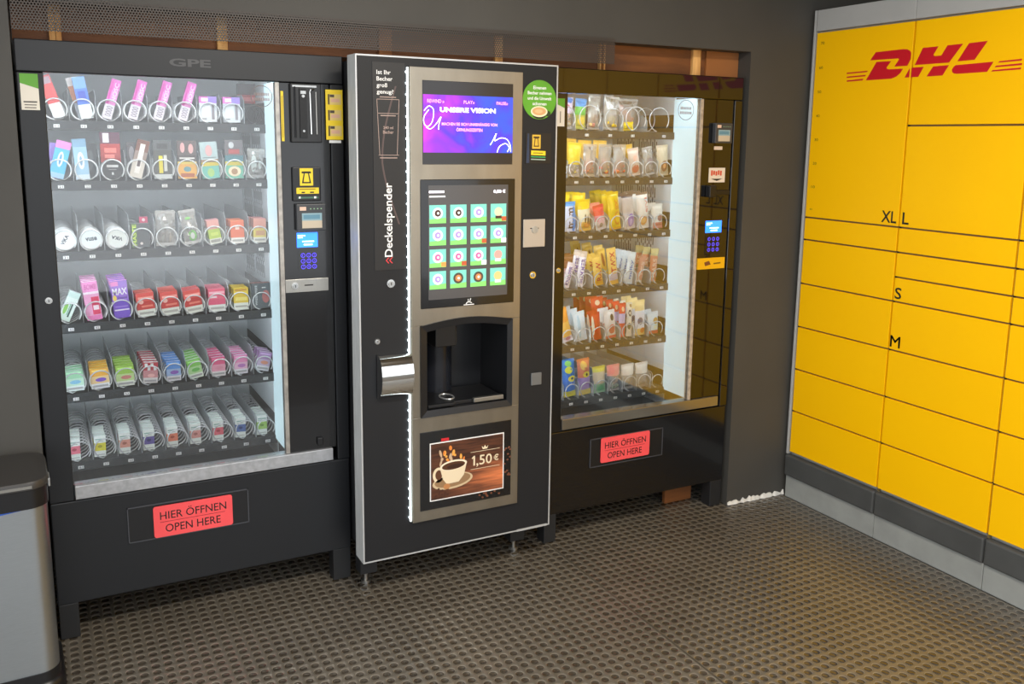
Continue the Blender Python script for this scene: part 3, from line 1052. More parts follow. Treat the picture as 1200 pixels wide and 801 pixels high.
for (a, b_, c, e) in ((0, DW, Z1, Z1 + .005), (0, DW, Z2 - .005, Z2), (0, .005, Z1 + .005, Z2 - .005), (DW - .005, DW, Z1 + .005, Z2 - .005)):
    et.box(a, b_, 0.0, 0.003, c, e, M_TRIM)
et.box(0.605, 0.735, -0.001, 0.001, Z1 - 0.001, Z1 + 0.007, M_TRIM)
et.build('edge_trim', CM)
for (x, y) in ((0.05, 0.13), (0.66, 0.13), (0.05, 0.66), (0.66, 0.66)):
    lg = MB()
    lg.box(x - 0.028, x + 0.034, y - 0.028, y + 0.03, 0.045, 0.151, M_BLACKM)
    lo = lg.build('leg', CM)
    ft = MB()
    n = 12
    for (r, za, zb_) in ((0.018, 0.0, 0.010), (0.007, 0.010, 0.046)):
        vs = [(x + r * math.cos(2 * PI * i / n), y + r * math.sin(2 * PI * i / n), z) for z in (za, zb_) for i in range(n)]
        ft.raw(vs, [(i, (i + 1) % n, n + (i + 1) % n, n + i) for i in range(n)] + [tuple(range(n, 2 * n)), tuple(range(n - 1, -1, -1))], M_STEEL)
    ft.build('foot', lo)
# brushed centre panel with the niche cut out
PX0, PX1, PZ0, PZ1 = 0.181, 0.600, 0.255, 1.835
M_PANEL = mat('brushed_panel', (150, 143, 130), 0.30, metal=0.85, var=0.10, scale=5, stretch=(3, 3, 1))
panel = holed('centre_panel', PX0, PX1, PZ0, PZ1, -0.010, 0.001, M_PANEL, (NX0, NX1, NZ0, NZ1), 0.0015)
YP = -0.010
# light strip with single lamps
ls = MB()
ls.box(0.1725, 0.1775, -0.006, 0.001, 0.262, 1.832, mat('strip_profile', (228, 240, 240), 0.3, emit=0.9))
lso = ls.build('light_strip', CM)
for k in range(44):
    z = 0.275 + k * 0.0358
    MB().box(0.1692, 0.1726, -0.0058, -0.0005, z, z + 0.005, M_LED).build('lamp', lso)
# upper screen
def screen_mat():
    m = bpy.data.materials.new('upper_screen_picture')
    m.use_nodes = True
    nt = m.node_tree
    b = nt.nodes['Principled BSDF']
    b.inputs['Base Color'].default_value = (0.01, 0.01, 0.02, 1)
    b.inputs['Roughness'].default_value = 0.25
    tc = nt.nodes.new('ShaderNodeTexCoord')
    nz = nt.nodes.new('ShaderNodeTexNoise')
    nz.inputs['Scale'].default_value = 9
    nz.inputs['Detail'].default_value = 2.5
    nz.inputs['Distortion'].default_value = 0.6
    sp = nt.nodes.new('ShaderNodeSeparateXYZ')
    nt.links.new(tc.outputs['Generated'], sp.inputs[0])
    nt.links.new(tc.outputs['Object'], nz.inputs['Vector'])
    mu = nt.nodes.new('ShaderNodeMath')
    mu.operation = 'MULTIPLY_ADD'
    mu.inputs[1].default_value = -0.50
    mu.inputs[2].default_value = 0.25
    nt.links.new(sp.outputs[0], mu.inputs[0])
    ad = nt.nodes.new('ShaderNodeMath')
    nt.links.new(mu.outputs[0], ad.inputs[0])
    nt.links.new(nz.outputs['Fac'], ad.inputs[1])
    rp = nt.nodes.new('ShaderNodeValToRGB')
    cr = rp.color_ramp
    cr.elements[0].position = 0.30
    cr.elements[0].color = (0.04, 0.10, 0.95, 1)
    cr.elements[1].position = 0.86
    cr.elements[1].color = (0.78, 0.03, 0.72, 1)
    e = cr.elements.new(0.48)
    e.color = (0.10, 0.03, 0.80, 1)
    e = cr.elements.new(0.66)
    e.color = (0.36, 0.02, 0.85, 1)
    nt.links.new(ad.outputs[0], rp.inputs['Fac'])
    nt.links.new(rp.outputs['Color'], b.inputs['Emission Color'])
    b.inputs['Emission Strength'].default_value = 0.52
    return m
s1 = bx('upper_screen', CM, 0.224, 0.561, YP - 0.002, 0.0, 1.518, 1.793, mat('screen_black', (44, 42, 44), 0.16), 0.001)
ux0, ux1, uz0, uz1 = 0.2255, 0.5600, 1.5575, 1.7475
pc = bx('picture', s1, ux0, ux1, YP - 0.0028, YP - 0.002, uz0, uz1, screen_mat())
EW = mat('screen_white', (250, 240, 255), 0.3, emit=1.0)
EP = mat('screen_pink', (250, 150, 205), 0.3, emit=0.9)
uy = YP - 0.0032
w_, h_ = ux1 - ux0, uz1 - uz0
tx = MB()
def ut(s, m, a, c, ww, hh, bold=0.0):
    add_text(tx, s, m, ux0 + a * w_, uz0 + c * h_, ww * w_, hh * h_, uy, 0, bold)
ut('REWIND »', EP, .045, .86, .18, .06)
ut('PLAY»', EP, .44, .86, .12, .055)
ut('PAUSE»', EP, .81, .86, .13, .055)
ut('UNSERE VISION', EW, .18, .705, .62, .085, 0.03)
ut('MACHEN SIE SICH UNABHÄNGIG VON', EP, .20, .475, .62, .062, 0.01)
ut('ÖFFNUNGSZEITEN', EP, .36, .375, .29, .066, 0.01)
def curl(pts, r=0.0013):
    n = 10
    out = []
    for i in range(len(pts) - 1):
        p0, p1, p2, p3 = pts[max(0, i - 1)], pts[i], pts[i + 1], pts[min(len(pts) - 1, i + 2)]
        for k in range(n):
            t = k / n
            f = lambda a, b_, c, d: 0.5 * (2 * b_ + (c - a) * t + (2 * a - 5 * b_ + 4 * c - d) * t * t + (3 * b_ - a - 3 * c + d) * t ** 3)
            out.append((f(p0[0], p1[0], p2[0], p3[0]), f(p0[1], p1[1], p2[1], p3[1])))
    out.append(pts[-1])
    for (a, b_) in zip(out[:-1], out[1:]):
        dx, dz = (b_[0] - a[0]) * w_, (b_[1] - a[1]) * h_
        L_ = math.hypot(dx, dz) or 1e-6
        nx, nz_ = -dz / L_ * r, dx / L_ * r
        A = (ux0 + a[0] * w_, uz0 + a[1] * h_)
        B = (ux0 + b_[0] * w_, uz0 + b_[1] * h_)
        flat(tx, [(A[0] + nx, A[1] + nz_), (A[0] - nx, A[1] - nz_), (B[0] - nx, B[1] - nz_), (B[0] + nx, B[1] + nz_)], uy, EW)
tx.build('screen_text', s1)
tx = MB()
curl([(.01, .72), (.06, .80), (.11, .74), (.10, .55), (.05, .45), (.01, .50), (.01, .62), (.06, .74)])
curl([(.03, .44), (.08, .41), (.14, .50), (.19, .62), (.17, .50), (.165, .40)])
tx.build('screen_swirl', s1)
tx = MB()
curl([(.74, .14), (.77, .22), (.81, .35), (.79, .22), (.86, .27), (.93, .25), (.97, .15), (.98, .02)])
curl([(.82, .01), (.85, .12), (.92, .17), (.96, .10), (.94, .02)])
tx.build('screen_swirl', s1)
# touch screen with drink tiles
s2 = bx('touch_screen', CM, 0.215, 0.572, YP - 0.004, 0.0, 1.027, 1.468, M_PIANO_L, 0.002)
dy = YP - 0.0048
bx('display', s2, 0.242, 0.544, dy, YP - 0.004, 1.057, 1.448, mat('touch_display', (72, 70, 70), 0.2, emit=0.16))
TA = mat('tile_teal', (120, 205, 190), 0.3, emit=0.15)
TG = mat('tile_green', (130, 220, 110), 0.3, emit=0.15)
TW = mat('tile_cup', (222, 232, 238), 0.3, emit=0.25)
drinks = ['k', 'k', 'v', 'b', 'v', 'v', 'v', 'v', 'p', 'p', 'p', 'r', 'v', 'd', 'd', 'o']
DC = {'k': (60, 36, 28), 'v': (150, 130, 200), 'b': (215, 180, 150), 'p': (190, 90, 140), 'r': (230, 140, 130), 'd': (190, 120, 70), 'o': (226, 170, 110)}
for i, dk in enumerate(drinks):
    r, c = divmod(i, 4)
    tx0 = 0.2455 + c * 0.0768
    tz1 = 1.382 - r * 0.0755
    t = MB()
    tw, th = 0.0610, 0.0620
    t.box(tx0, tx0 + tw, dy - 0.0006, dy, tz1 - th, tz1, TA)
    flat(t, [(tx0, tz1 - th), (tx0 + tw, tz1 - th), (tx0 + tw, tz1 - th * .70), (tx0, tz1 - th * .78)], dy - 0.0009, TG)
    cx, cz = tx0 + tw * .5, tz1 - th * .45
    plate = mat('plate_' + dk, (70, 62, 52), 0.4, emit=0.3) if dk == 'd' else TW
    if dk in 'bro':
        t.disc_y(cx, cz, 0.0155, dy - 0.0012, dy - 0.0009, mat('drink_' + dk, DC[dk], 0.4, emit=0.35), 16)
        t.box(cx - 0.012, cx + 0.012, dy - 0.0013, dy - 0.0009, cz - 0.024, cz - 0.014, TW if dk != 'b' else mat('drink_k', DC['k'], 0.4, emit=0.5))
    else:
        t.disc_y(cx, cz, 0.0190, dy - 0.0012, dy - 0.0009, plate, 20)
        t.disc_y(cx, cz, 0.0115, dy - 0.0015, dy - 0.0012, mat('drink_' + dk, DC[dk], 0.4, emit=0.3), 16)
        t.disc_y(cx + 0.001, cz, 0.0045, dy - 0.0018, dy - 0.0015, TW, 10)
    if i in (3, 6, 7, 8, 9, 10):
        t.box(tx0 + tw * .70, tx0 + tw, dy - 0.0016, dy - 0.0009, tz1 - th * .97, tz1 - th * .72, mat('tile_accent%d' % (i % 3), ((150, 70, 40), (235, 235, 240), (210, 120, 60))[i % 3], 0.4, emit=0.6))
    t.build('drink_tile', s2)
tt = MB()
add_text(tt, '0,00 €', EW, 0.487, 1.418, 0.046, 0.013, dy - 0.0005, 0, 0.02)
tt.build('price_text', s2)
tt = MB()
tt.box(0.245, 0.300, dy - 0.0005, dy, 1.423, 1.430, EW)
tt.box(0.245, 0.304, dy - 0.0005, dy, 1.408, 1.413, mat('screen_grey', (190, 190, 190), 0.3, emit=0.6))
tt.build('text_lines', s2)
tt = MB()
tt.tube([(0.383, YP - 0.0045, 1.034), (0.388, YP - 0.0045, 1.040), (0.398, YP - 0.0045, 1.040), (0.405, YP - 0.0045, 1.036)], 0.0018, M_TEXTW)
tt.tube([(0.392, YP - 0.0045, 1.042), (0.391, YP - 0.0045, 1.051)], 0.0016, M_TEXTW)
tt.tube([(0.398, YP - 0.0045, 1.043), (0.401, YP - 0.0045, 1.053)], 0.0016, M_TEXTW)
tt.box(0.374, 0.414, YP - 0.0048, YP - 0.004, 1.0295, 1.0325, M_TEXTW)
tt.build('maker_mark', s2)
# cup niche
def arch(x0, x1, z0, zs, rise, n=14):
    pts = [(x0, z0), (x1, z0)]
    for i in range(n + 1):
        t = i / n
        pts.append((x1 + (x0 - x1) * t, zs + rise * math.sin(PI * t)))
    return pts
A1 = arch(NX0 - 0.001, NX1 + 0.001, NZ0 - 0.001, 0.967, 0.020)
A2 = arch(0.236, 0.548, 0.664, 0.945, 0.018)
A3 = arch(0.240, 0.544, 0.672, 0.940, 0.016)
nb = MB()
n = len(A1)
ya, yb, yc, yd = YP - 0.006, YP - 0.003, 0.20, 0.0
vs = [(x, YP, z) for x, z in A1] + [(x, ya, z) for x, z in A1] + [(x, yb, z) for x, z in A2] + [(x, yc, z) for x, z in A3]
fs = []
for k in range(n):
    l = (k + 1) % n
    fs += [(k, l, n + l, n + k), (n + k, n + l, 2 * n + l, 2 * n + k), (2 * n + k, 2 * n + l, 3 * n + l, 3 * n + k)]
fs.append(tuple(3 * n + k for k in range(n)))
nb.raw(vs, fs, mat('niche_black', (26, 27, 30), 0.28))
no = nb.build('cup_niche', CM)
sp_ = MB()
sp_.box(0.305, 0.385, 0.075, 0.185, 0.865, 0.955, M_PLASTIC)
sp_.box(0.385, 0.391, 0.080, 0.185, 0.865, 0.935, mat('spout_side', (70, 66, 58), 0.25, metal=0.4))
sp_.build('spout', no, bevel=0.004)
co_ = MB()
m = 14
vs = [(0.36 + 0.055 * math.cos(PI + PI * i / m), 0.195 + 0.055 * math.sin(PI + PI * i / m), z) for z in (0.674, 0.865) for i in range(m + 1)]
co_.raw(vs, [(i, i + 1, m + 2 + i, m + 1 + i) for i in range(m)], mat('niche_column', (34, 36, 42), 0.22))
co_.build('splash_column', no, smooth=True)
dt = MB()
dt.box(0.243, 0.540, 0.010, 0.185, 0.665, 0.678, M_PLASTIC)
dt.box(0.243, 0.345, -0.006, 0.010, 0.668, 0.679, M_DARK)
dt.box(0.420, 0.540, -0.006, 0.010, 0.668, 0.684, M_STEEL)
dto = dt.build('drip_tray', no, bevel=0.002)
ov = MB()
ov.tube([(0.345 + 0.024 * math.cos(2 * PI * i / 20), 0.07 + 0.036 * math.sin(2 * PI * i / 20), 0.680) for i in range(20)], 0.0035, M_ALU, 6, True)
ov.build('cup_ring', dto)
# price picture (flat print)
lp_ = bx('price_panel', CM, 0.209, 0.569, YP - 0.003, 0.0, 0.295, 0.586, M_PIANO_L, 0.001)
def picture_mat():
    m = bpy.data.materials.new('wood_print')
    m.use_nodes = True
    nt = m.node_tree
    b = nt.nodes['Principled BSDF']
    b.inputs['Roughness'].default_value = 0.35
    tc = nt.nodes.new('ShaderNodeTexCoord')
    mp = nt.nodes.new('ShaderNodeMapping')
    mp.inputs['Scale'].default_value = (6, 6, 70)
    nz = nt.nodes.new('ShaderNodeTexNoise')
    nz.inputs['Scale'].default_value = 1.6
    nz.inputs['Detail'].default_value = 5
    nt.links.new(tc.outputs['Object'], mp.inputs[0])
    nt.links.new(mp.outputs[0], nz.inputs['Vector'])
    sp = nt.nodes.new('ShaderNodeSeparateXYZ')
    nt.links.new(tc.outputs['Generated'], sp.inputs[0])
    def mth(op, a, b_):
        n_ = nt.nodes.new('ShaderNodeMath')
        n_.operation = op
        for i, v in enumerate((a, b_)):
            if isinstance(v, (int, float)):
                n_.inputs[i].default_value = v
            else:
                nt.links.new(v, n_.inputs[i])
        return n_.outputs[0]
    # printed wood: orange planks lower right, dark brown elsewhere
    zz = mth('SUBTRACT', 1.0, mth('MULTIPLY', mth('ABSOLUTE', mth('SUBTRACT', sp.outputs[2], 0.25), 0.0), 2.4))
    g = mth('MULTIPLY', mth('MAXIMUM', zz, 0.0), mth('POWER', sp.outputs[0], 1.2))
    f = mth('ADD', mth('MULTIPLY', g, 0.55), mth('MULTIPLY', nz.outputs['Fac'], 0.55))
    rp = nt.nodes.new('ShaderNodeValToRGB')
    rp.color_ramp.elements[0].position = 0.2
    rp.color_ramp.elements[0].color = (lin(58), lin(34), lin(24), 1)
    rp.color_ramp.elements[1].position = 0.8
    rp.color_ramp.elements[1].color = (lin(222), lin(128), lin(80), 1)
    e = rp.color_ramp.elements.new(0.45)
    e.color = (lin(116), lin(68), lin(46), 1)
    nt.links.new(f, rp.inputs['Fac'])
    nt.links.new(rp.outputs['Color'], b.inputs['Base Color'])
    return m
ph = MB()
qx0, qx1, qz0, qz1 = 0.2445, 0.5385, 0.326, 0.5425
ph.box(qx0, qx1, YP - 0.0042, YP - 0.003, qz0, qz1, M_TEXTW)
ph.build('photo_border', lp_)
bx('photo', lp_, qx0 + .004, qx1 - .004, YP - 0.0046, YP - 0.0042, qz0 + .004, qz1 - .004, picture_mat())
pa = MB()
py_ = YP - 0.0049
W2, H2 = qx1 - qx0, qz1 - qz0
def pp(a, c):
    return (qx0 + a * W2, qz0 + c * H2)
def ell(cx, cz, rx, rz, m, dy=0.0, a0=0, a1=360, tilt=0.0, n=22):
    pts = []
    for i in range(n):
        q = math.radians(a0 + (a1 - a0) * i / (n if a1 - a0 == 360 else n - 1))
        ex, ez = rx * math.cos(q), rz * math.sin(q)
        pts.append(pp(cx + ex * math.cos(tilt) - ez * math.sin(tilt) * H2 / W2, cz + ez * math.cos(tilt) + ex * math.sin(tilt) * W2 / H2))
    flat(pa, pts, py_ - dy, m)
CR = C(232, 214, 182)
ell(.30, .30, .27, .135, C(206, 182, 146), 0, tilt=0.06)
ell(.30, .31, .24, .110, C(150, 118, 84), .0002, tilt=0.06)
ell(.11, .44, .075, .13, CR, .0002)
ell(.115, .44, .045, .085, C(96, 58, 38), .0004)
flat(pa, [pp(.13, .55), pp(.17, .35), pp(.22, .26), pp(.38, .27), pp(.45, .38), pp(.49, .60)], py_ - .0005, CR)
ell(.31, .575, .18, .085, C(244, 230, 204), .0007, tilt=0.05)
ell(.31, .565, .155, .066, C(84, 50, 26), .0009, tilt=0.05)
ell(.33, .555, .11, .035, C(58, 32, 18), .0010, tilt=0.05)
for i in range(16):
    a = random.uniform(0.12, 0.45)
    ell(a, random.uniform(.66, .92) - abs(a - .28) * .3, random.uniform(.008, .022), random.uniform(.02, .07), [C(240, 170, 80), C(226, 132, 56), C(200, 170, 140)][i % 3], .0003 + i * 1e-5, tilt=random.uniform(-.4, .4), n=8)
for i in range(14):
    ell(random.uniform(.03, .24), random.uniform(.05, .22), .016, .018, C(74, 42, 30), .0004 + i * 1e-5, tilt=random.uniform(0, 1), n=8)
ell(.22, .22, .045, .05, C(190, 130, 80), .0006)
pa.box(*(pp(.54, 0)[0], pp(.94, 0)[0]), py_ - .0004, py_, pp(0, .735)[1], pp(0, .742)[1], CR)
pa.box(*(pp(.54, 0)[0], pp(.94, 0)[0]), py_ - .0004, py_, pp(0, .435)[1], pp(0, .442)[1], CR)
cw = [(.705, .765), (.765, .765), (.78, .82), (.752, .79), (.735, .835), (.718, .79), (.69, .82)]
flat(pa, [pp(a, c) for a, c in cw], py_ - .0004, CR)
ax, az = pp(.565, .50)
flat(pa, [(ax + .012 * W2, az), (ax + .035 * W2, az), (ax + .035 * W2, az + .17 * H2), (ax + .016 * W2, az + .17 * H2), (ax - .010 * W2, az + .135 * H2), (ax - .004 * W2, az + .118 * H2), (ax + .012 * W2, az + .132 * H2)], py_ - .0004, CR)
add_text(pa, ',50', CR, ax + .052 * W2, az - .03 * H2, .215 * W2, .20 * H2, py_ - .0004, 0, 0.01)
ax, az = pp(.855, .53)
add_text(pa, '€', CR, ax, az, .07 * W2, .11 * H2, py_ - .0004, 0, 0.02)
pa.build('photo_print', lp_)
be = MB()
rnd = random.Random(5)
for i in range(26):
    if i < 16:
        bxp, bz = rnd.uniform(0.541, 0.566), rnd.uniform(0.36, 0.49)
    else:
        bxp, bz = rnd.uniform(0.44, 0.53), rnd.uniform(0.304, 0.322)
    be.disc_y(bxp, bz, 0.0034, YP - 0.0038 - i * 1e-5, YP - 0.003, C(112, 66, 46), 8, 0.0046)
be.build('printed_beans', lp_)['kind'] = 'stuff'
bx('red_tab', lp_, 0.288, 0.318, YP - 0.0045, YP - 0.003, 0.545, 0.555, C(206, 40, 50))
# left column: cup gauge, lid dispenser
dp = bx('lid_panel', CM, 0.056, 0.166, -0.001, 0.001, 1.168, 1.844, mat('lid_panel_grey', (31, 30, 31), 0.45))
tl = MB()
for i, (s_, wd) in enumerate((('Ist Ihr', .048), ('Becher', .054), ('groß', .036), ('genug?', .057))):
    low = 0.0035 if s_ in ('groß', 'genug?') else 0
    add_text(tl, s_, M_TEXTW, 0.070, 1.8055 - 0.0205 * i - low, wd, 0.0135 + low, -0.0016, 0, 0.014)
tl.build('lettering', dp)
tl = MB()
CP_ = C(170, 148, 140)
def ln_(x0, z0, x1, z1, t=0.0009):
    dx, dz = x1 - x0, z1 - z0
    L_ = math.hypot(dx, dz)
    nx, nz_ = -dz / L_ * t, dx / L_ * t
    flat(tl, [(x0 + nx, z0 + nz_), (x0 - nx, z0 - nz_), (x1 - nx, z1 - nz_), (x1 + nx, z1 + nz_)], -0.0016, CP_)
ln_(0.070, 1.727, 0.146, 1.727); ln_(0.070, 1.727, 0.078, 1.548); ln_(0.146, 1.727, 0.138, 1.548)
ln_(0.071, 1.682, 0.145, 1.682); ln_(0.074, 1.548, 0.144, 1.548)
ln_(0.080, 1.734, 0.136, 1.734, .0015); ln_(0.082, 1.675, 0.134, 1.675, .0015); ln_(0.078, 1.539, 0.138, 1.539, .0015)
tl.build('cup_outline', dp)
tl = MB()
add_text(tl, '240 ml', CP_, 0.091, 1.632, 0.034, 0.009, -0.0016, 0, 0.014)
add_text(tl, 'Becher', CP_, 0.090, 1.617, 0.036, 0.0105, -0.0016, 0, 0.014)
tl.build('lettering', dp)
tl = MB()
add_text(tl, 'Deckelspender', M_TEXTW, 0.127, 1.212, 0.246, 0.036, -0.0016, PI / 2, 0.014)
tl.build('lettering', dp)
tl = MB()
for k in range(2):
    for sgn in (1, -1):
        zc = 1.200
        xk = 0.094 + 0.012 * k
        flat(tl, [(xk, zc), (xk + 0.004, zc), (xk + 0.013, zc + sgn * 0.010), (xk + 0.009, zc + sgn * 0.010)][::sgn], -0.0016, C(226, 60, 66))
tl.build('arrow', dp)
wv = MB()
pts = [(0.135 - 0.05 * math.sin(PI * t) - 0.03 * t * (t - 0.6) + 0.045 * max(0, t - .55), -0.0012, 1.77 - 0.45 * t) for t in [i / 20 for i in range(21)]]
for a, b_ in zip(pts[:-1], pts[1:]):
    wv.face([(a[0] - .003, -.0012, a[2]), (b_[0] - .003, -.0012, b_[2]), (b_[0] + .003, -.0012, b_[2]), (a[0] + .003, -.0012, a[2])], mat('steam_print', (84, 68, 66), 0.4))
wv.build('steam_print', dp)
lock(CM, 0.111, 1.121, 0.014, 0.001)
lock(CM, 0.061, 0.926, 0.010, 0.001)
lock(CM, 0.655, 1.119, 0.013, 0.001)
ch = MB()
prof = []
for i in range(13):
    q = math.radians(-90 + 180 * i / 12)
    prof.append((-0.004 - 0.042 * math.cos(q), 0.803 + 0.073 * math.sin(q)))
nP = len(prof)
vs = [(0.062, y, z) for y, z in prof] + [(0.176, y, z) for y, z in prof]
ch.raw(vs, [(i, nP + i, nP + i + 1, i + 1) for i in range(nP - 1)], M_CHROME)
cho = ch.build('lid_dispenser', CM, smooth=True)
ch2 = MB()
ch2.raw([(0.062, y, z) for y, z in prof] + [(0.176, y, z) for y, z in prof], [tuple(range(nP)), tuple(range(2 * nP - 1, nP - 1, -1))], M_CHROME)
ch2.box(0.057, 0.062, -0.006, 0.001, 0.727, 0.879, M_PLASTIC)
ch2.build('end_cap', cho)
# right column
rp_ = bx('reader_plate', CM, 0.613, 0.703, -0.004, 0.001, 1.221, 1.322, mat('plate_grey', (186, 178, 168), 0.35, metal=0.3), 0.002)
rr = MB()
rr.disc_y(0.660, 1.284, 0.013, -0.0065, -0.004, M_ALU, 18)
rr.box(0.640, 0.676, -0.0046, -0.004, 1.288, 1.291, M_DARK)
rr.build('return_knob', rp_)
bx('button', CM, 0.655, 0.699, -0.005, 0.001, 0.703, 0.750, mat('button_grey', (120, 122, 124), 0.35, metal=0.4), 0.002)
gs = MB()
gs.disc_y(0.672, 1.744, 0.068, -0.0012, 0.001, M_GREEN, 40)
go = gs.build('round_sticker', CM)
gt = MB()
for i, (s_, wd) in enumerate((('Eigenen', .052), ('Becher nehmen', .096), ('und die Umwelt', .096), ('schonen', .056))):
    low = .004 if i == 0 else 0
    add_text(gt, s_, M_TEXTW, 0.672 - wd / 2, 1.780 - 0.0185 * i - low, wd, 0.0115 + low, -0.0017, 0, 0.02)
def gel(cx, cz, rx, rz, m, dy):
    flat(gt, [(cx + rx * math.cos(2 * PI * i / 20), cz + rz * math.sin(2 * PI * i / 20)) for i in range(20)], dy, m)
flat(gt, [(0.640, 1.699), (0.648, 1.684), (0.662, 1.678), (0.684, 1.678), (0.697, 1.685), (0.702, 1.699)], -0.0015, M_TEXTK)
gel(0.706, 1.697, 0.012, 0.010, C(40, 60, 24), -0.0014)
gel(0.671, 1.703, 0.034, 0.019, C(240, 226, 190), -0.0016)
gel(0.671, 1.704, 0.028, 0.014, C(214, 164, 110), -0.0018)
gel(0.669, 1.704, 0.016, 0.007, C(228, 186, 136), -0.0020)
gt.build('sticker_print', go)
nv = MB()
nv.box(0.619, 0.722, -0.0012, 0.001, 1.521, 1.628, M_PLASTIC)
nvo = nv.build('note_sticker', CM)
n2 = MB()
flat(n2, [(0.645, 1.573), (0.679, 1.573), (0.679, 1.622), (0.645, 1.622)], -0.0016, C(220, 178, 60))
flat(n2, [(0.651, 1.580), (0.673, 1.580), (0.669, 1.610), (0.655, 1.610)], -0.0018, C(90, 66, 26))
flat(n2, [(0.655, 1.584), (0.669, 1.584), (0.666, 1.608), (0.658, 1.608)], -0.0020, C(220, 178, 60))
flat(n2, [(0.650, 1.610), (0.674, 1.610), (0.674, 1.616), (0.650, 1.616)], -0.0018, C(70, 50, 24))
flat(n2, [(0.641, 1.551), (0.700, 1.549), (0.700, 1.565), (0.641, 1.567)], -0.0016, M_LABELY)
flat(n2, [(0.650, 1.557), (0.690, 1.556), (0.690, 1.559), (0.650, 1.560)], -0.0018, C(110, 90, 20))
flat(n2, [(0.641, 1.543), (0.700, 1.541), (0.700, 1.545), (0.641, 1.547)], -0.0016, C(60, 160, 90))
flat(n2, [(0.641, 1.534), (0.700, 1.532), (0.700, 1.536), (0.641, 1.538)], -0.0016, C(150, 170, 160))
flat(n2, [(0.622, 1.523), (0.634, 1.523), (0.632, 1.626), (0.626, 1.626)], -0.0016, C(40, 56, 84))
n2.build('sticker_print', nvo)
# wood offcut lying under the snack machine
wo = bx('wood_offcut', None, -0.56, -0.412, 0.16, 0.178, 0.0, 0.10, M_WOODD, 0.001)
tag(wo, 'brown wood offcut on the floor under the snack vending machine', 'wood')

# ------------------------------------------------------------------ goods on the trays
ORD = ['first', 'second', 'third', 'fourth', 'fifth', 'sixth', 'seventh', 'eighth', 'ninth']
SHELF = ['top', 'second', 'third', 'fourth', 'fifth', 'bottom']
PM = {}
def carton_mesh(w, h, d, bands, top, side, extra=None):
    """folding carton: front split into coloured bands [(z0,z1,rgb)], optional print patches [(x0,x1,z0,z1,rgb)] in 0-1"""
    key = ('c', w, h, d, str(bands), top, side, str(extra))
    if key in PM:
        return PM[key]
    mb = MB()
    x0, x1 = -w / 2, w / 2
    ms, mt = C(*side), C(*top)
    mb.raw([(x0, 0, 0), (x1, 0, 0), (x1, d, 0), (x0, d, 0), (x0, 0, h), (x1, 0, h), (x1, d, h), (x0, d, h)], [(0, 3, 2, 1)], ms)
    mb.raw([(x0, 0, h), (x1, 0, h), (x1, d, h), (x0, d, h)], [(0, 1, 2, 3)], mt)
    for a, b_, c in bands:
        z0, z1 = a * h, b_ * h
        mb.face([(x0, 0, z0), (x1, 0, z0), (x1, 0, z1), (x0, 0, z1)], C(*c))
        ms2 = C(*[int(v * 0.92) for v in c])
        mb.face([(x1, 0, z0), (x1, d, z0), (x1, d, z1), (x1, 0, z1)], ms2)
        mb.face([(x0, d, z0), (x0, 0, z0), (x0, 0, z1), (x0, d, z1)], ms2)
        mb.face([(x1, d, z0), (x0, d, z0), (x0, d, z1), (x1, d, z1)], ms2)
    for i, p in enumerate(extra or []):
        a, b_, c, e, col = p[:5]
        yy = -0.0003 - 0.0001 * i
        if len(p) > 5 and p[5] == 'o':
            pts = [(x0 + w * (a + b_) / 2 + w * (b_ - a) / 2 * math.cos(2 * PI * k / 14), h * (c + e) / 2 + h * (e - c) / 2 * math.sin(2 * PI * k / 14)) for k in range(14)]
            flat(mb, pts, yy, C(*col))
        elif len(p) > 5 and p[5] == '/':
            flat(mb, [(x0 + w * a, h * c), (x0 + w * (a + .25 * (b_ - a)), h * c), (x0 + w * b_, h * e), (x0 + w * (b_ - .25 * (b_ - a)), h * e)], yy, C(*col))
        elif len(p) > 5:
            ang = PI / 2 if p[5][0] == '|' else 0.0
            s_ = p[5].lstrip('|')
            if ang:
                add_text(mb, s_, C(*col), x0 + w * b_, h * c, h * (e - c), w * (b_ - a), yy, ang, 0.02)
            else:
                add_text(mb, s_, C(*col), x0 + w * a, h * c, w * (b_ - a), h * (e - c), yy, 0, 0.02)
        else:
            flat(mb, [(x0 + w * a, h * c), (x0 + w * b_, h * c), (x0 + w * b_, h * e), (x0 + w * a, h * e)], yy, C(*col))
    PM[key] = mb.mesh('carton')
    return PM[key]

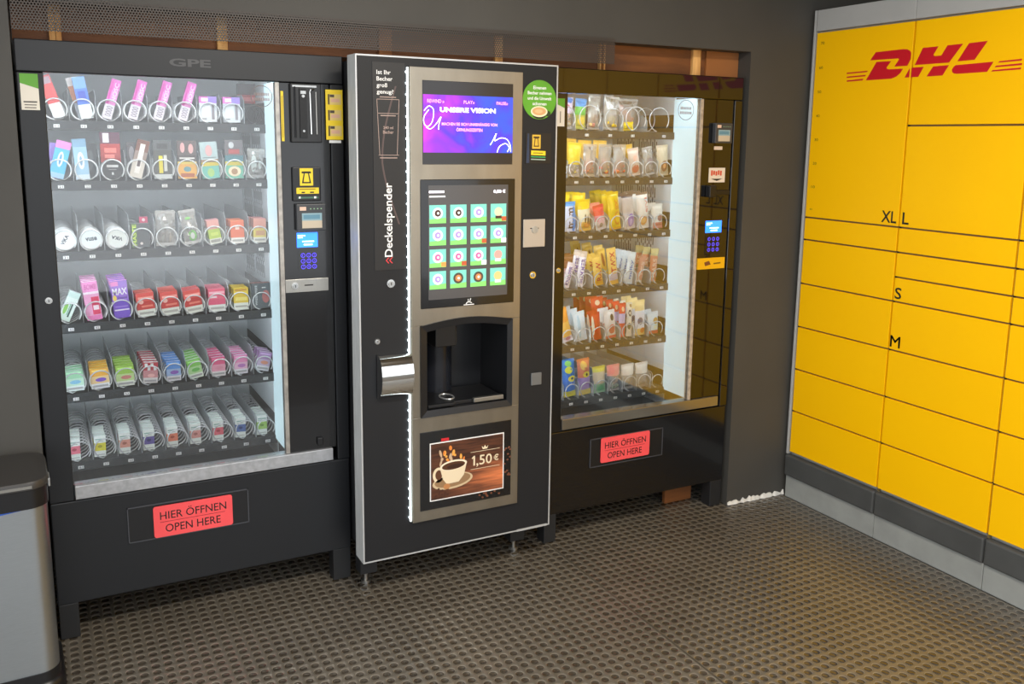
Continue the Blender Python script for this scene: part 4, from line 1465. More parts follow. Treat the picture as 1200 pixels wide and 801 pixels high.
def pillow_mesh(w, h, d, bands, crimp=0.012, m_fn=None, extra=None, lump=0.0, seed=1, belly=0.5):
    """flow-wrapped bag or bar: flat crimped ends, swollen middle; bands colour the height"""
    key = ('p', w, h, d, str(bands), crimp, str(extra), lump, seed, belly)
    if key in PM:
        return PM[key]
    rnd = random.Random(seed)
    nx = 8
    zs = [0.0, crimp / h]
    cuts = sorted(set([a for a, _, _ in bands] + [b_ for _, b_, _ in bands]))
    for k in range(1, 9):
        zs.append(crimp / h + (1 - 2 * crimp / h) * k / 9)
    zs += [1 - crimp / h, 1.0]
    for c in cuts:
        if 0 < c < 1 and min(abs(c - z) for z in zs) > 0.02:
            zs.append(c)
    zs = sorted(set(zs))
    mb = MB()
    F, B = [], []
    for z in zs:
        t = (z * h - crimp) / (h - 2 * crimp)
        if t <= 0 or t >= 1:
            th = 0.0006
        else:
            th = d / 2 * (math.sin(PI * t ** (0.5 / max(0.2, 1 - belly) * 0.5 + 0.5)) ** 0.55)
        fr, br = [], []
        for i in range(nx + 1):
            u = -1 + 2 * i / nx
            prof = max(0.0, 1 - abs(u) ** 2.6)
            n_ = 1 + lump * (rnd.random() - 0.5)
            ww = w / 2 * (1 - 0.05 * (0 if th < 0.001 else 1))
            saw = 0.0012 * (i % 2) if th < 0.001 else 0
            fr.append((u * ww, d / 2 - th * prof * n_, z * h + (saw if z > .5 else -0.0)))
            br.append((u * ww, d / 2 + th * prof * (1 + lump * (rnd.random() - 0.5)), z * h + (saw if z > .5 else 0.0)))
        F.append(fr)
        B.append(br)
    def band_mat(zm):
        for a, b_, c in bands:
            if a <= zm <= b_:
                return M_BAG if c == 'clear' else C(*c, 0.32)
        return C(*bands[-1][2]) if bands[-1][2] != 'clear' else M_BAG
    for r in range(len(zs) - 1):
        m = band_mat((zs[r] + zs[r + 1]) / 2)
        for i in range(nx):
            mb.face([F[r][i], F[r][i + 1], F[r + 1][i + 1], F[r + 1][i]], m)
            mb.face([B[r][i + 1], B[r][i], B[r + 1][i], B[r + 1][i + 1]], m)
    for i, p in enumerate(extra or []):
        a, b_, c, e, col = p[:5]
        n = 16
        pts = []
        def yat(x, z):
            t = (z - crimp) / (h - 2 * crimp)
            th = 0.0006 if t <= 0 or t >= 1 else d / 2 * (math.sin(PI * t ** (0.5 / max(0.2, 1 - belly) * 0.5 + 0.5)) ** 0.55)
            u = x / (w / 2 * .95)
            return d / 2 - th * max(0, 1 - abs(u) ** 2.6) - 0.0010 - 0.0003 * i
        if len(p) > 5 and p[5] != 'o':
            vs, fs = text_geo(p[5].lstrip('|'), 0.02)
            W_, H_ = vs[:, 0].max(), vs[:, 1].max()
            out = []
            for q in vs:
                if p[5][0] == '|':
                    xx = -w / 2 + w * b_ - q[1] / H_ * w * (b_ - a)
                    zz = h * c + q[0] / W_ * h * (e - c)
                else:
                    xx = -w / 2 + w * (a + (b_ - a) * q[0] / W_)
                    zz = h * (c + (e - c) * q[1] / H_)
                out.append((xx, yat(xx, zz), zz))
            mb.raw(out, fs, C(*col))
        else:
            ccx, ccz, rx, rz = -w / 2 + w * (a + b_) / 2, h * (c + e) / 2, w * (b_ - a) / 2, h * (e - c) / 2
            ctr = (ccx, yat(ccx, ccz), ccz)
            rim = []
            mid = []
            for k in range(n):
                q = 2 * PI * k / n
                x, z = ccx + rx * math.cos(q), ccz + rz * math.sin(q)
                rim.append((x, yat(x, z), z))
                x, z = ccx + rx * .5 * math.cos(q), ccz + rz * .5 * math.sin(q)
                mid.append((x, yat(x, z), z))
            for k in range(n):
                l = (k + 1) % n
                mb.face([ctr, mid[k], mid[l]], C(*col))
                mb.face([mid[k], rim[k], rim[l], mid[l]], C(*col))
    PM[key] = mb.mesh('pack', True)
    return PM[key]

def blob_mesh(w, h, d, n, cols, seed):
    """a handful of small sweets seen through a clear bag"""
    rnd = random.Random(seed)
    mb = MB()
    for i in range(n):
        z = rnd.random() ** 1.3 * h
        k = 1 - 0.45 * (z / h)
        cx, cy, cz = rnd.uniform(-.34, .34) * w * k, d / 2 + rnd.uniform(-.20, .20) * d * k, 0.018 + z
        r = rnd.uniform(.0075, .0095)
        sx, sy, sz = rnd.uniform(.8, 1.3), 0.8, rnd.uniform(.7, 1.1)
        vs, fs = [], []
        for a in range(5):
            ph = PI * (a + 0.5) / 5
            for b_ in range(7):
                th = 2 * PI * b_ / 7
                vs.append((cx + r * sx * math.sin(ph) * math.cos(th), cy + r * sy * math.sin(ph) * math.sin(th), cz - r * sz * math.cos(ph)))
        for a in range(4):
            for b_ in range(7):
                fs.append((a * 7 + b_, a * 7 + (b_ + 1) % 7, (a + 1) * 7 + (b_ + 1) % 7, (a + 1) * 7 + b_))
        fs += [tuple(range(6, -1, -1)), tuple(4 * 7 + b_ for b_ in range(7))]
        mb.raw(vs, fs, C(*cols[i % len(cols)], 0.3))
    return mb.mesh('sweets', True)

def can_mesh(txt, rot, tint):
    key = ('can', txt, rot, tint)
    if key in PM:
        return PM[key]
    mb = MB()
    R0, t = 0.0335, 0.021
    prof = [(R0 - .0045, 0.0012), (R0 - .003, 0.0), (R0 - .0008, 0.0006), (R0, 0.003), (R0, t * .55), (R0 - .001, t * .56), (R0 - .001, t - .002), (R0 - .003, t)]
    n = 32
    vs = [(r * math.cos(2 * PI * k / n), y, R0 + r * math.sin(2 * PI * k / n)) for r, y in prof for k in range(n)]
    fs = [(i * n + k, (i + 1) * n + k, (i + 1) * n + (k + 1) % n, i * n + (k + 1) % n) for i in range(len(prof) - 1) for k in range(n)]
    fs += [tuple(range(n)), tuple((len(prof) - 1) * n + k for k in range(n - 1, -1, -1))]
    mb.raw(vs, fs, C(236, 238, 238))
    flat(mb, [(0.0285 * math.cos(2 * PI * k / n), R0 + 0.0285 * math.sin(2 * PI * k / n)) for k in range(n)], 0.0006, C(*tint))
    if txt:
        w, h = 0.034, 0.012
        ca, sa = math.cos(rot), math.sin(rot)
        add_text(mb, txt, C(34, 52, 66), -(w / 2) * ca + (h / 2) * sa, R0 - (w / 2) * sa - (h / 2) * ca, w, h, 0.0002, rot, 0.03)
    PM[key] = mb.mesh('can', True)
    return PM[key]

QUEUE = {}
WIRE = 0.0023
def column(machine, row, x):
    comp = LCOMP[row] if machine == 'vape' else RCOMP[row]
    return min(range(len(comp)), key=lambda k: abs((comp[k][0] + comp[k][1]) / 2 - x))
def reach(w, h, roll, zmax):
    """left and right reach of a pack turned by roll, below the divider's top edge"""
    ca, sa = math.cos(roll), math.sin(roll)
    lift = abs(sa) * w / 2
    P = [(px * ca + pz * sa, -px * sa + pz * ca + lift) for px, pz in ((-w / 2, 0), (w / 2, 0), (w / 2, h), (-w / 2, h))]
    xs = []
    for (a, b_) in zip(P, P[1:] + P[:1]):
        if a[1] <= zmax:
            xs.append(a[0])
        if (a[1] - zmax) * (b_[1] - zmax) < 0:
            t = (zmax - a[1]) / (b_[1] - a[1])
            xs.append(a[0] + t * (b_[0] - a[0]))
    return min(xs), max(xs)
def room(machine, row, col, lane=None):
    a, b_ = (LCOMP if machine == 'vape' else RCOMP)[row][col]
    a, b_ = a + 0.0022, b_ - 0.0022
    if lane:
        return a + (b_ - a) * lane[0], a + (b_ - a) * lane[1]
    return a, b_
def fit(machine, row, col, w, h, roll, lane=None):
    """narrow a pack a little, then set it more upright, until it stands free between its dividers"""
    a, b_ = room(machine, row, col, lane)
    zm = (rowsL if machine == 'vape' else rowsR)['divh'][row] + 0.002
    zm = h if lane else zm
    w0 = w
    for _ in range(200):
        lo, hi = reach(w, h, roll, zm)
        if hi - lo <= b_ - a:
            break
        if w > 0.86 * w0:
            w *= 0.99
        elif abs(roll) > math.radians(1.0):
            roll *= 0.94
        else:
            w *= 0.99
    return w, roll
def put(name, me, machine, row, x, y, roll, w, h, thick, label, cat, group, col=None, lane=None, start=0, want=0.0, mid=None, sub=None):
    col = column(machine, row, x) if col is None else col
    QUEUE.setdefault((machine, row, col), []).append(dict(name=name, me=me, x=x, y=y, roll=roll, w=w, h=h, thick=thick, label=label, cat=cat, group=group, lane=lane, start=start, want=want, mid=mid, sub=sub))
def flush():
    for machine, comp, base, rows in (('vape', LCOMP, LB, rowsL), ('snack', RCOMP, RB, rowsR)):
        for row in range(6):
            zf = TRAYZ[row] + 0.016
            for col in range(len(comp[row])):
                items = QUEUE.get((machine, row, col), [])
                cx, half = (comp[row][col][0] + comp[row][col][1]) / 2, (comp[row][col][1] - comp[row][col][0]) / 2
                pitch = (0.10 if row == 0 else 0.075) if not items else max([q['thick'] + 2 * WIRE + 0.0012 for q in items] + [q['want'] for q in items])
                black = machine == 'vape' and (row, col) == (0, 8)
                rr = half - 0.0050
                link('coil', helix(round(min(rr, 0.050), 4), round(pitch, 4), 0.44, WIRE, M_WIREB if black else M_WIRE), TRAYS[(machine, row)], (cx, 0.1885, zf))
                nxt = {}
                for q in sorted(items, key=lambda t: t['y']):
                    k = max(nxt.get(q['lane'], 0), q['start'])
                    nxt[q['lane']] = k + 1
                    roll = q['roll']
                    lo, hi = reach(q['w'], q['h'], roll, q['h'] if q['lane'] else rows['divh'][row] + 0.002)
                    a, b_ = room(machine, row, col, q['lane'])
                    x = min(max(q['x'], a - lo), b_ - hi)
                    if hi - lo > b_ - a:
                        x = (a + b_ - lo - hi) / 2
                    # stand on the tray, or on the wire that runs along it between two turns
                    z = -1.0
                    for i in range(41):
                        px = q['w'] * (i / 40 - 0.5)
                        over = abs(x + px * math.cos(roll) - cx) < rr * 0.243 + WIRE + 0.001
                        z = max(z, (2 * WIRE + rr * 0.03 + 0.0004 if over else 0.0005) + px * math.sin(roll))
                    z += zf
                    yc = 0.1885 + k * pitch + pitch / 2
                    o = link(q['name'], q['me'], None, (base[0] + x, base[1] + yc - q['mid'], z))
                    o.rotation_euler = (0, roll, 0)
                    tag(o, q['label'], q['cat'], q['group'])
                    if q['sub']:
                        link('sweets', q['sub'], o)['kind'] = 'stuff'

def carton(row, col, desc, w, h, d, n, roll, xo, bands, top, side, extra=None, y0=0.012, pitch=None, name='carton', cat='carton', start=0):
    w, rl0 = fit('vape', row, col, w, h, math.radians(roll))
    w = round(w, 4)
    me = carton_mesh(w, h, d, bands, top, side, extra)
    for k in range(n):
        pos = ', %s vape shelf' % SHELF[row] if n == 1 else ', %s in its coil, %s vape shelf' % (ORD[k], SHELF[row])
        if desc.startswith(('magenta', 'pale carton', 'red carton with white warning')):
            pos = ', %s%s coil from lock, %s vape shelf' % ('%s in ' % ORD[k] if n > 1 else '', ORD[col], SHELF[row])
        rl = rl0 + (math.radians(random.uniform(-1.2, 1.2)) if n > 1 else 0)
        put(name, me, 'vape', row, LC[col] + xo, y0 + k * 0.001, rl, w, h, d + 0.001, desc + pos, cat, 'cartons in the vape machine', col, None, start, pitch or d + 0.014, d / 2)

WH, GRY = (232, 236, 234), (206, 212, 212)
# shelf 1
carton(0, 0, 'red slim carton with white base', .034, .132, .018, 1, -17, .004, [(0, .34, WH), (.34, .8, (232, 70, 70)), (.8, 1, (224, 92, 92))], (238, 150, 140), (224, 80, 78), [(.1, .9, .8, .96, (190, 150, 160))])
carton(0, 0, 'pale orange carton leaning behind the red one', .030, .130, .016, 1, -24, .012, [(0, .3, WH), (.3, 1, (236, 190, 150))], (240, 220, 200), (230, 190, 150), None, .045)
carton(0, 1, 'blue slim carton with white base', .036, .130, .018, 1, -9, .013, [(0, .34, WH), (.34, .72, (70, 116, 214)), (.72, 1, (112, 160, 226))], (150, 190, 236), (90, 130, 210), [(.2, .8, .46, .66, (46, 74, 180))])
carton(0, 1, 'orange and white carton leaning behind the blue one', .032, .130, .016, 1, -14, -.016, [(0, .4, (200, 204, 210)), (.4, .8, (224, 140, 96)), (.8, 1, (226, 214, 206))], (226, 214, 206), (220, 170, 140), None, .045)
for c, xo in ((2, .0), (3, .002), (4, .002), (5, -.001)):
    carton(0, c, 'magenta slim carton with grey lettered base', .029, .128, .020, 1, 17, xo, [(0, .36, (214, 206, 214)), (.36, .72, (228, 130, 196)), (.72, 1, (214, 84, 178))], (222, 110, 190), (196, 50, 150),
           [(.05, .30, .36, .98, (206, 50, 156)), (.45, .88, .44, .92, (246, 206, 230), '|NOSC'), (.2, .85, .06, .32, (150, 140, 150), '|0000')])
for c in (6, 7):
    carton(0, c, 'pale carton with pink and violet top edge', .056, .084, .018, 1, 0, -.002, [(0, .74, (202, 206, 210)), (.74, 1, (222, 104, 190))], (170, 150, 200), (190, 190, 200),
           [(.5, 1.0, .75, 1.0, (150, 120, 204)), (.12, .5, .80, .94, (246, 226, 240)), (.14, .62, .20, .66, (226, 230, 230)), (.70, .86, .1, .7, (130, 124, 130)), (.14, .40, .10, .14, (120, 120, 124))], y0=.014)
carton(0, 8, 'black and red carton set far back', .060, .138, .022, 1, 0, 0, [(0, .5, (34, 32, 34)), (.5, .72, (176, 44, 50)), (.72, 1, (70, 60, 64))], (60, 56, 58), (40, 38, 40), [(.1, .9, .56, .66, (220, 110, 110))], y0=.17, start=4, pitch=.034)
# shelf 2
carton(1, 0, 'cyan carton with pink top', .042, .118, .018, 1, 15, .010, [(0, .14, (150, 190, 220)), (.14, .80, (70, 178, 222)), (.80, 1, (232, 130, 206))], (236, 150, 214), (70, 150, 200), [(.3, .7, .30, .72, (232, 244, 250), 'o'), (.42, .58, .36, .66, (70, 150, 200), 'o')])
carton(1, 0, 'violet carton behind the cyan one', .040, .112, .018, 1, 6, -.014, [(0, 1, (150, 120, 204))], (160, 130, 210), (140, 110, 190), None, .05)
carton(1, 1, 'pale blue carton with white ring print', .040, .128, .018, 1, -3, -.012, [(0, .12, (200, 214, 224)), (.12, .8, (150, 190, 214)), (.8, 1, (120, 160, 190))], (180, 200, 214), (130, 160, 180), [(.25, .75, .25, .68, (230, 240, 244), 'o'), (.4, .6, .34, .58, (130, 170, 200), 'o')])
carton(1, 1, 'black carton behind the pale blue one', .040, .116, .018, 1, 5, .012, [(0, 1, (58, 62, 66))], (70, 74, 78), (50, 54, 58), [(.2, .8, .2, .8, (86, 92, 96), 'o')], .05)
carton(1, 2, 'dark red hanging card with red lettering', .060, .150, .012, 1, 0, 0, [(0, .35, (52, 40, 42)), (.35, .75, (178, 46, 44)), (.75, 1, (92, 48, 66))], (92, 48, 66), (90, 40, 44), [(.15, .45, .78, .98, (226, 222, 226)), (.2, .8, .56, .66, (236, 120, 110)), (.2, .7, .44, .52, (236, 130, 120)), (.45, .6, .38, .42, (240, 220, 214), 'o')], y0=.055)
mb = MB()
mb.disc_y(0, 0.033, 0.0325, 0.0, 0.022, C(44, 46, 48), 28)
mb.box(-0.017, 0.017, -0.0004, 0.0, 0.038, 0.046, C(206, 208, 208))
mb.box(-0.012, 0.012, -0.0004, 0.0, 0.030, 0.032, C(150, 150, 150))
mb.box(-0.003, 0.003, -0.0004, 0.0, 0.014, 0.022, C(200, 202, 202))
put('tobacco_can', mb.mesh('tobacco_can'), 'vape', 1, LC[2], .0, 0, .065, .066, .023, 'round black can before a red card, second vape shelf', 'can', 'cans in the vape machine', 2, None, 0, .04, .011)
carton(1, 3, 'brown and white tube pack', .038, .125, .018, 1, 15, .004, [(0, .45, (216, 208, 196)), (.45, .7, (150, 130, 120)), (.7, 1, (120, 74, 58))], (110, 70, 60), (120, 100, 90), [(.3, .7, .12, .9, (236, 230, 222)), (.38, .62, .3, .5, (90, 70, 66))])
carton(1, 3, 'dark patterned carton behind the tube pack', .056, .118, .016, 1, 0, 0, [(0, 1, (84, 80, 84))], (84, 80, 84), (70, 66, 70), [(.1, .4, .5, .9, (150, 146, 150), 'o'), (.6, .9, .3, .7, (120, 116, 120), 'o')], .05)
carton(1, 4, 'dark pack with yellow lettered strip', .056, .126, .016, 1, 0, 0, [(0, .12, (196, 200, 198)), (.12, .75, (78, 80, 76)), (.75, 1, (92, 96, 98))], (120, 124, 126), (70, 72, 72), [(.28, .50, .15, .60, (230, 214, 40)), (.56, .74, .2, .62, (206, 208, 200)), (.2, .8, .78, .92, (60, 62, 64))])
carton(1, 5, 'rolling paper pack with orange lower half', .060, .126, .014, 1, 0, 0, [(0, .38, (232, 174, 74)), (.38, .45, (222, 196, 90)), (.45, .62, (74, 66, 66)), (.62, 1, (96, 84, 84))], (150, 150, 150), (120, 110, 100),
       [(.30, .70, .18, .32, (96, 150, 160), 'o'), (.14, .86, .04, .14, (176, 90, 40)), (.15, .40, .68, .95, (220, 168, 168), 'o'), (.58, .85, .66, .92, (220, 170, 168), 'o'), (.1, .9, .52, .56, (214, 210, 206))])
carton(1, 6, 'rolling paper pack with teal base and pale top', .056, .122, .014, 1, -4, 0, [(0, .34, (110, 190, 176)), (.34, .44, (220, 200, 70)), (.44, .52, (150, 120, 90)), (.52, 1, (176, 196, 198))], (200, 210, 210), (140, 170, 170),
       [(.30, .70, .04, .28, (166, 206, 120), 'o'), (.30, .70, .60, .92, (220, 170, 170), 'o'), (.1, .9, .56, .58, (110, 120, 120))])
carton(1, 7, 'rolling paper pack with diamond emblem on teal base', .060, .130, .014, 1, 0, 0, [(0, .34, (110, 184, 160)), (.34, .44, (206, 190, 66)), (.44, .60, (70, 120, 130)), (.60, 1, (104, 100, 104))], (180, 190, 190), (120, 150, 150),
       [(.15, .85, .05, .32, (232, 214, 180), 'o'), (.32, .68, .10, .26, (170, 130, 90), 'o'), (.2, .8, .64, .76, (170, 70, 70)), (.2, .5, .78, .95, (200, 204, 206), 'o')])
# shelf 3
for c, (t, rot, tint) in enumerate((('VIKA', 1.05, (238, 240, 240)), ('vuse', 0.1, (228, 240, 244)), ('VIKA', 2.9, (226, 232, 228)))):
    for k in range(4):
        put('snus_can', can_mesh(t if k == 0 else '', rot, tint), 'vape', 2, LC[c], .001 * k, 0, .067, .067, .0215,
            'white round can, %s in %s coil from lock, third vape shelf' % (ORD[k], ORD[c]), 'can', 'cans in the vape machine', c, None, 0, 0, .0105)
carton(2, 3, 'dark box with lime green upright lettering', .056, .078, .03, 1, 0, -.004, [(0, 1, (72, 78, 80))], (96, 100, 100), (60, 66, 66), [(.0, .30, .0, 1.0, (86, 120, 60)), (.06, .26, .08, .96, (214, 240, 80), '|HASTE'), (.45, .62, .1, .22, (214, 206, 200), 'o')], y0=.02)
carton(2, 3, 'pink carton peeking over the dark box', .026, .096, .016, 1, 0, .012, [(0, 1, (206, 70, 108))], (222, 120, 150), (190, 60, 100), [(.3, .7, .84, .96, (244, 214, 222), 'o')], .09)
carton(2, 6, 'green and pink carton', .040, .082, .020, 2, -7, .006, [(0, .22, (224, 226, 214)), (.22, .62, (178, 206, 60)), (.62, 1, (226, 160, 150))], (226, 160, 170), (150, 190, 50), [(.1, .9, .06, .18, (150, 150, 140)), (.2, .8, .34, .48, (206, 226, 90))])
carton(2, 7, 'orange carton with white base', .046, .080, .020, 3, 0, .002, [(0, .25, (236, 232, 226)), (.25, .95, (230, 110, 66)), (.95, 1, (236, 130, 80))], (236, 120, 76), (220, 100, 60), [(.35, .65, .60, .76, (246, 206, 190)), (.1, .9, .08, .17, (170, 166, 160))])
carton(2, 8, 'yellow and pink carton', .044, .084, .020, 3, 2, 0, [(0, .22, (232, 226, 214)), (.22, .6, (226, 200, 80)), (.6, 1, (226, 150, 130))], (226, 140, 150), (226, 190, 70), [(.2, .9, .3, .5, (210, 150, 90)), (.1, .9, .08, .16, (170, 166, 160))])
# shelf 4
carton(3, 0, 'white and green carton leaning', .036, .098, .020, 1, 24, .006, [(0, .2, (214, 232, 220)), (.2, .8, (226, 240, 234)), (.8, 1, (206, 230, 224))], (210, 226, 222), (200, 226, 210), [(.1, .42, .2, .6, (150, 214, 100), 'o'), (.62, .76, .14, .62, (60, 90, 80)), (.5, .58, .2, .6, (120, 190, 150))])
carton(3, 1, 'pink tall carton with red mark', .046, .128, .012, 6, -4, -.010, [(0, .12, (236, 130, 190)), (.12, .68, (238, 168, 208)), (.68, .74, (244, 224, 236)), (.74, 1, (234, 130, 200))], (244, 226, 238), (232, 150, 200), [(.45, .95, .14, .60, (222, 60, 100)), (.52, .88, .26, .38, (246, 226, 234)), (.12, .90, .80, .94, (206, 70, 160), 'BOMB')], y0=.006, pitch=.031)
carton(3, 2, 'purple tall carton lettered MAX', .050, .126, .012, 6, -4, .004, [(0, .46, (122, 84, 204)), (.46, .78, (160, 120, 220)), (.78, 1, (150, 100, 214))], (238, 140, 216), (140, 96, 206), [(.06, .94, .62, .80, (246, 242, 250), 'MAX'), (.04, .28, .46, .62, (240, 214, 100), 'o'), (.34, .9, .50, .57, (70, 46, 130), 'Doppel'), (.05, .95, .20, .235, (236, 230, 246)), (.1, .9, .30, .315, (190, 160, 236)), (.0, .45, .86, .98, (230, 120, 200))], y0=.006, pitch=.031)
for c, top, n in ((3, (238, 120, 108), 3), (4, (238, 110, 100), 4), (5, (236, 116, 122), 3)):
    carton(3, c, 'red carton with white warning label', .056, .080, .024, n, -5 if c < 5 else -7, .002, [(0, .30, (226, 230, 220)), (.30, .66, (204, 56, 52)), (.66, 1, (232, 92, 86))], top, (206, 70, 66), [(.1, .9, .10, .20, (176, 176, 168)), (.12, .40, .54, .72, (244, 190, 180), 'o'), (.1, .95, .74, .84, (250, 170, 160)), (.25, .9, .40, .48, (236, 130, 110))], y0=.010, pitch=.028)
carton(3, 6, 'raspberry pink carton with white warning label', .056, .080, .024, 4, 0, .0, [(0, .30, (228, 234, 230)), (.30, .55, (226, 90, 126)), (.55, 1, (236, 110, 136))], (240, 140, 160), (220, 100, 130), [(.1, .9, .10, .20, (180, 180, 176)), (.08, .5, .60, .68, (250, 230, 236)), (.05, .95, .78, .88, (250, 190, 204))], y0=.010, pitch=.028)
carton(3, 7, 'yellow carton with white warning label', .050, .078, .024, 3, 0, .004, [(0, .32, (228, 232, 222)), (.32, 1, (226, 196, 60))], (236, 206, 90), (214, 180, 60), [(.1, .9, .12, .20, (176, 176, 166)), (.1, .9, .42, .58, (240, 224, 120)), (.1, .9, .86, .95, (200, 150, 60))], y0=.012, pitch=.028)
carton(3, 8, 'dark grey box with red fruit print', .066, .090, .030, 1, 0, .002, [(0, 1, (96, 102, 106))], (150, 96, 92), (90, 96, 100), [(.55, .95, .2, .72, (190, 110, 106), 'o'), (.18, .30, .12, .92, (206, 212, 214), '|WASSERPFEIFE'), (.55, .75, .80, .84, (220, 220, 220))], y0=.012)
# shelf 5
row5 = [('mint and white carton', (160, 214, 170), (226, 236, 232), (130, 190, 220), -3, 3, (200, 226, 208)), ('orange carton with purple swirl', (240, 176, 60), (232, 232, 236), (120, 80, 190), -2, 4, (240, 190, 80)),
        ('lime green carton', (160, 206, 80), (230, 234, 220), (206, 130, 120), -1, 5, (178, 216, 96)), ('red carton with white checks', (190, 66, 76), (224, 220, 218), (224, 130, 130), 3, 6, (226, 214, 214)),
        ('blue and violet carton', (92, 150, 222), (228, 224, 230), (140, 90, 190), 0, 5, (150, 176, 226)), ('green carton leaning', (134, 206, 92), (226, 236, 220), (110, 190, 90), -10, 5, (190, 222, 180)),
        ('pink and red carton', (230, 96, 140), (234, 226, 226), (226, 150, 170), -2, 5, (236, 170, 200)), ('rose and white carton', (232, 140, 184), (230, 224, 230), (190, 120, 190), 0, 5, (230, 190, 220)),
        ('mauve carton leaning', (178, 140, 190), (226, 222, 228), (224, 150, 120), 14, 3, (214, 196, 222))]
for c, (ds, main, low, acc, roll, n, top) in enumerate(row5):
    wd = .056 if c < 3 else .046
    ex = [(.08, .92, .08, .18, (170, 170, 170)), (.25, .85, .34, .54, acc, 'o'), (.1, .9, .86, .94, tuple(min(255, v + 40) for v in main))]
    if c == 3:
        ex = [(.08, .92, .06, .16, (170, 170, 170)), (.08, .28, .80, .95, WH), (.48, .68, .80, .95, WH), (.28, .48, .62, .78, WH), (.70, .90, .62, .78, WH), (.3, .8, .28, .46, (236, 180, 176), 'o')]
    carton(4, c, ds, wd, .068 if c != 3 else .072, .018, n, roll, .0 if c < 5 else -.004, [(0, .26, low), (.26, .62, tuple((a + b_) // 2 for a, b_ in zip(main, low))), (.62, 1, main)], top, main, ex, y0=.008, pitch=.037)
# shelf 6
low6 = [('pink', (232, 112, 132)), ('yellow', (226, 214, 40)), ('salmon', (222, 150, 130)), ('purple', (84, 66, 150)), ('orange', (230, 120, 80)), ('pink and yellow', (222, 150, 140)), ('coral', (224, 88, 104)), ('navy blue', (66, 98, 160)), ('green', (160, 200, 90))]
for c, (nm, col) in enumerate(low6):
    carton(5, c, 'white carton with %s patch' % nm, .036, .072, .018, 4, 1, -.016, [(0, .28, (230, 234, 226)), (.28, .66, col), (.66, 1, (234, 238, 232))], (224, 234, 226), (222, 228, 220),
           [(.3, .7, .42, .56, tuple(max(0, v - 50) for v in col), 'o'), (.1, .8, .72, .76, (176, 190, 180)), (.1, .9, .80, .86, (150, 180, 166)), (.1, .9, .07, .12, (180, 180, 174))], y0=.010, pitch=.034)

def bag(machine, row, x, name, cat, w, h, d, bands, label, y=0.0, roll=0.0, n=1, pitch=0.0, extra=None, lump=.25, seed=1, crimp=.010, sweets=None, group=None, col=None, belly=.5, where='', lane=None, jit=1.2):
    cc = column(machine, row, x) if col is None else col
    w, rl0 = fit(machine, row, cc, w, h, math.radians(roll), lane)
    w = round(w, 4)
    me = pillow_mesh(w, h, d, bands, crimp, None, extra, lump, seed, belly)
    for k in range(n):
        lb = (label + where) if n == 1 else label + ', %s in line' % ORD[k] + where
        sub = blob_mesh(w, h * sweets[2], d * .8, sweets[1], sweets[0], seed + k) if sweets else None
        if sub:
            for v in sub.vertices:
                v.co.y += d * .1
        rl = rl0 + (math.radians(random.uniform(-jit, jit)) if n > 1 else 0)
        put(name, me, machine, row, x, y + .001 * k, rl, w, h, d * (1 + lump * .5) + .0015, lb, cat, group or 'snack packs in the snack machine', cc, lane, 0, pitch, d / 2, sub)
# clear bags in the vape machine
for c, col, nm in ((4, (206, 214, 210), 'plain'), (5, (120, 190, 96), 'green print')):
    bag('vape', 2, LC[c], 'clear_bag', 'bag', .064, .118, .026, [(0, 1, 'clear')], 'crinkled clear bag with %s, third vape shelf' % nm, .006, 0 if c == 4 else -9, extra=[(.3, .8, .08, .42, col, 'o'), (.42, .68, .14, .34, (226, 232, 226), 'o'), (.3, .62, .72, .80, col)] if c == 5 else [(.25, .4, .1, .8, (150, 150, 146)), (.62, .74, .1, .4, (170, 160, 150))], lump=.9, seed=c, group='bags in the vape machine', col=c)
bag('vape', 1, LC[8], 'clear_bag', 'bag', .060, .100, .024, [(0, 1, 'clear')], 'crinkled clear bag, second vape shelf', .006, 3, lump=.9, seed=9, group='bags in the vape machine', col=8, extra=[(.2, .5, .2, .8, (196, 204, 200)), (.6, .8, .3, .6, (206, 212, 208))])

# snack machine
S_ = lambda wx: wx + 1.25
TOP, SEC = ', top snack shelf', ', second snack shelf'
bag('snack', 0, S_(-1.072), 'sweet_bag', 'sweet bag', .078, .125, .035, [(0, .5, 'clear'), (.5, 1, (226, 206, 226))], 'white and pink sweet bag with yellow sweets', extra=[(.55, 1.0, .82, 1.0, (60, 130, 210)), (.35, .7, .66, .78, (214, 70, 110), 'o')], sweets=([(240, 214, 120), (236, 150, 80), (244, 236, 200)], 26, .45), seed=21, where=TOP, col=0)
bag('snack', 0, S_(-.998), 'sweet_bag', 'sweet bag', .056, .120, .035, [(0, .45, (190, 190, 90)), (.45, .72, (96, 190, 80)), (.72, 1, (70, 150, 214))], 'green and blue sweet bag', .0, 3, extra=[(.2, .8, .12, .4, (236, 206, 80), 'o')], seed=22, where=TOP, col=1, lane=(0, .48))
bag('snack', 0, S_(-.932), 'zip_bag', 'zip bag', .066, .135, .030, [(0, 1, 'clear')], 'clear zip bag with pale brown sweets', 0, 2, sweets=([(214, 170, 130), (226, 200, 140), (190, 120, 110)], 20, .28), seed=23, where=TOP, col=1, lane=(.5, 1))
bag('snack', 0, S_(-.855), 'zip_bag', 'zip bag', .074, .135, .030, [(0, 1, 'clear')], 'clear zip bag with yellow sweets', 0, 2, sweets=([(236, 206, 40), (226, 190, 30)], 22, .26), seed=24, where=TOP, col=2)
bag('snack', 0, S_(-.738), 'zip_bag', 'zip bag', .112, .130, .040, [(0, 1, 'clear')], 'wide clear zip bag with red twisted liquorice', .010, 0, seed=25, where=TOP, col=3, lump=.1)
rl = MB()
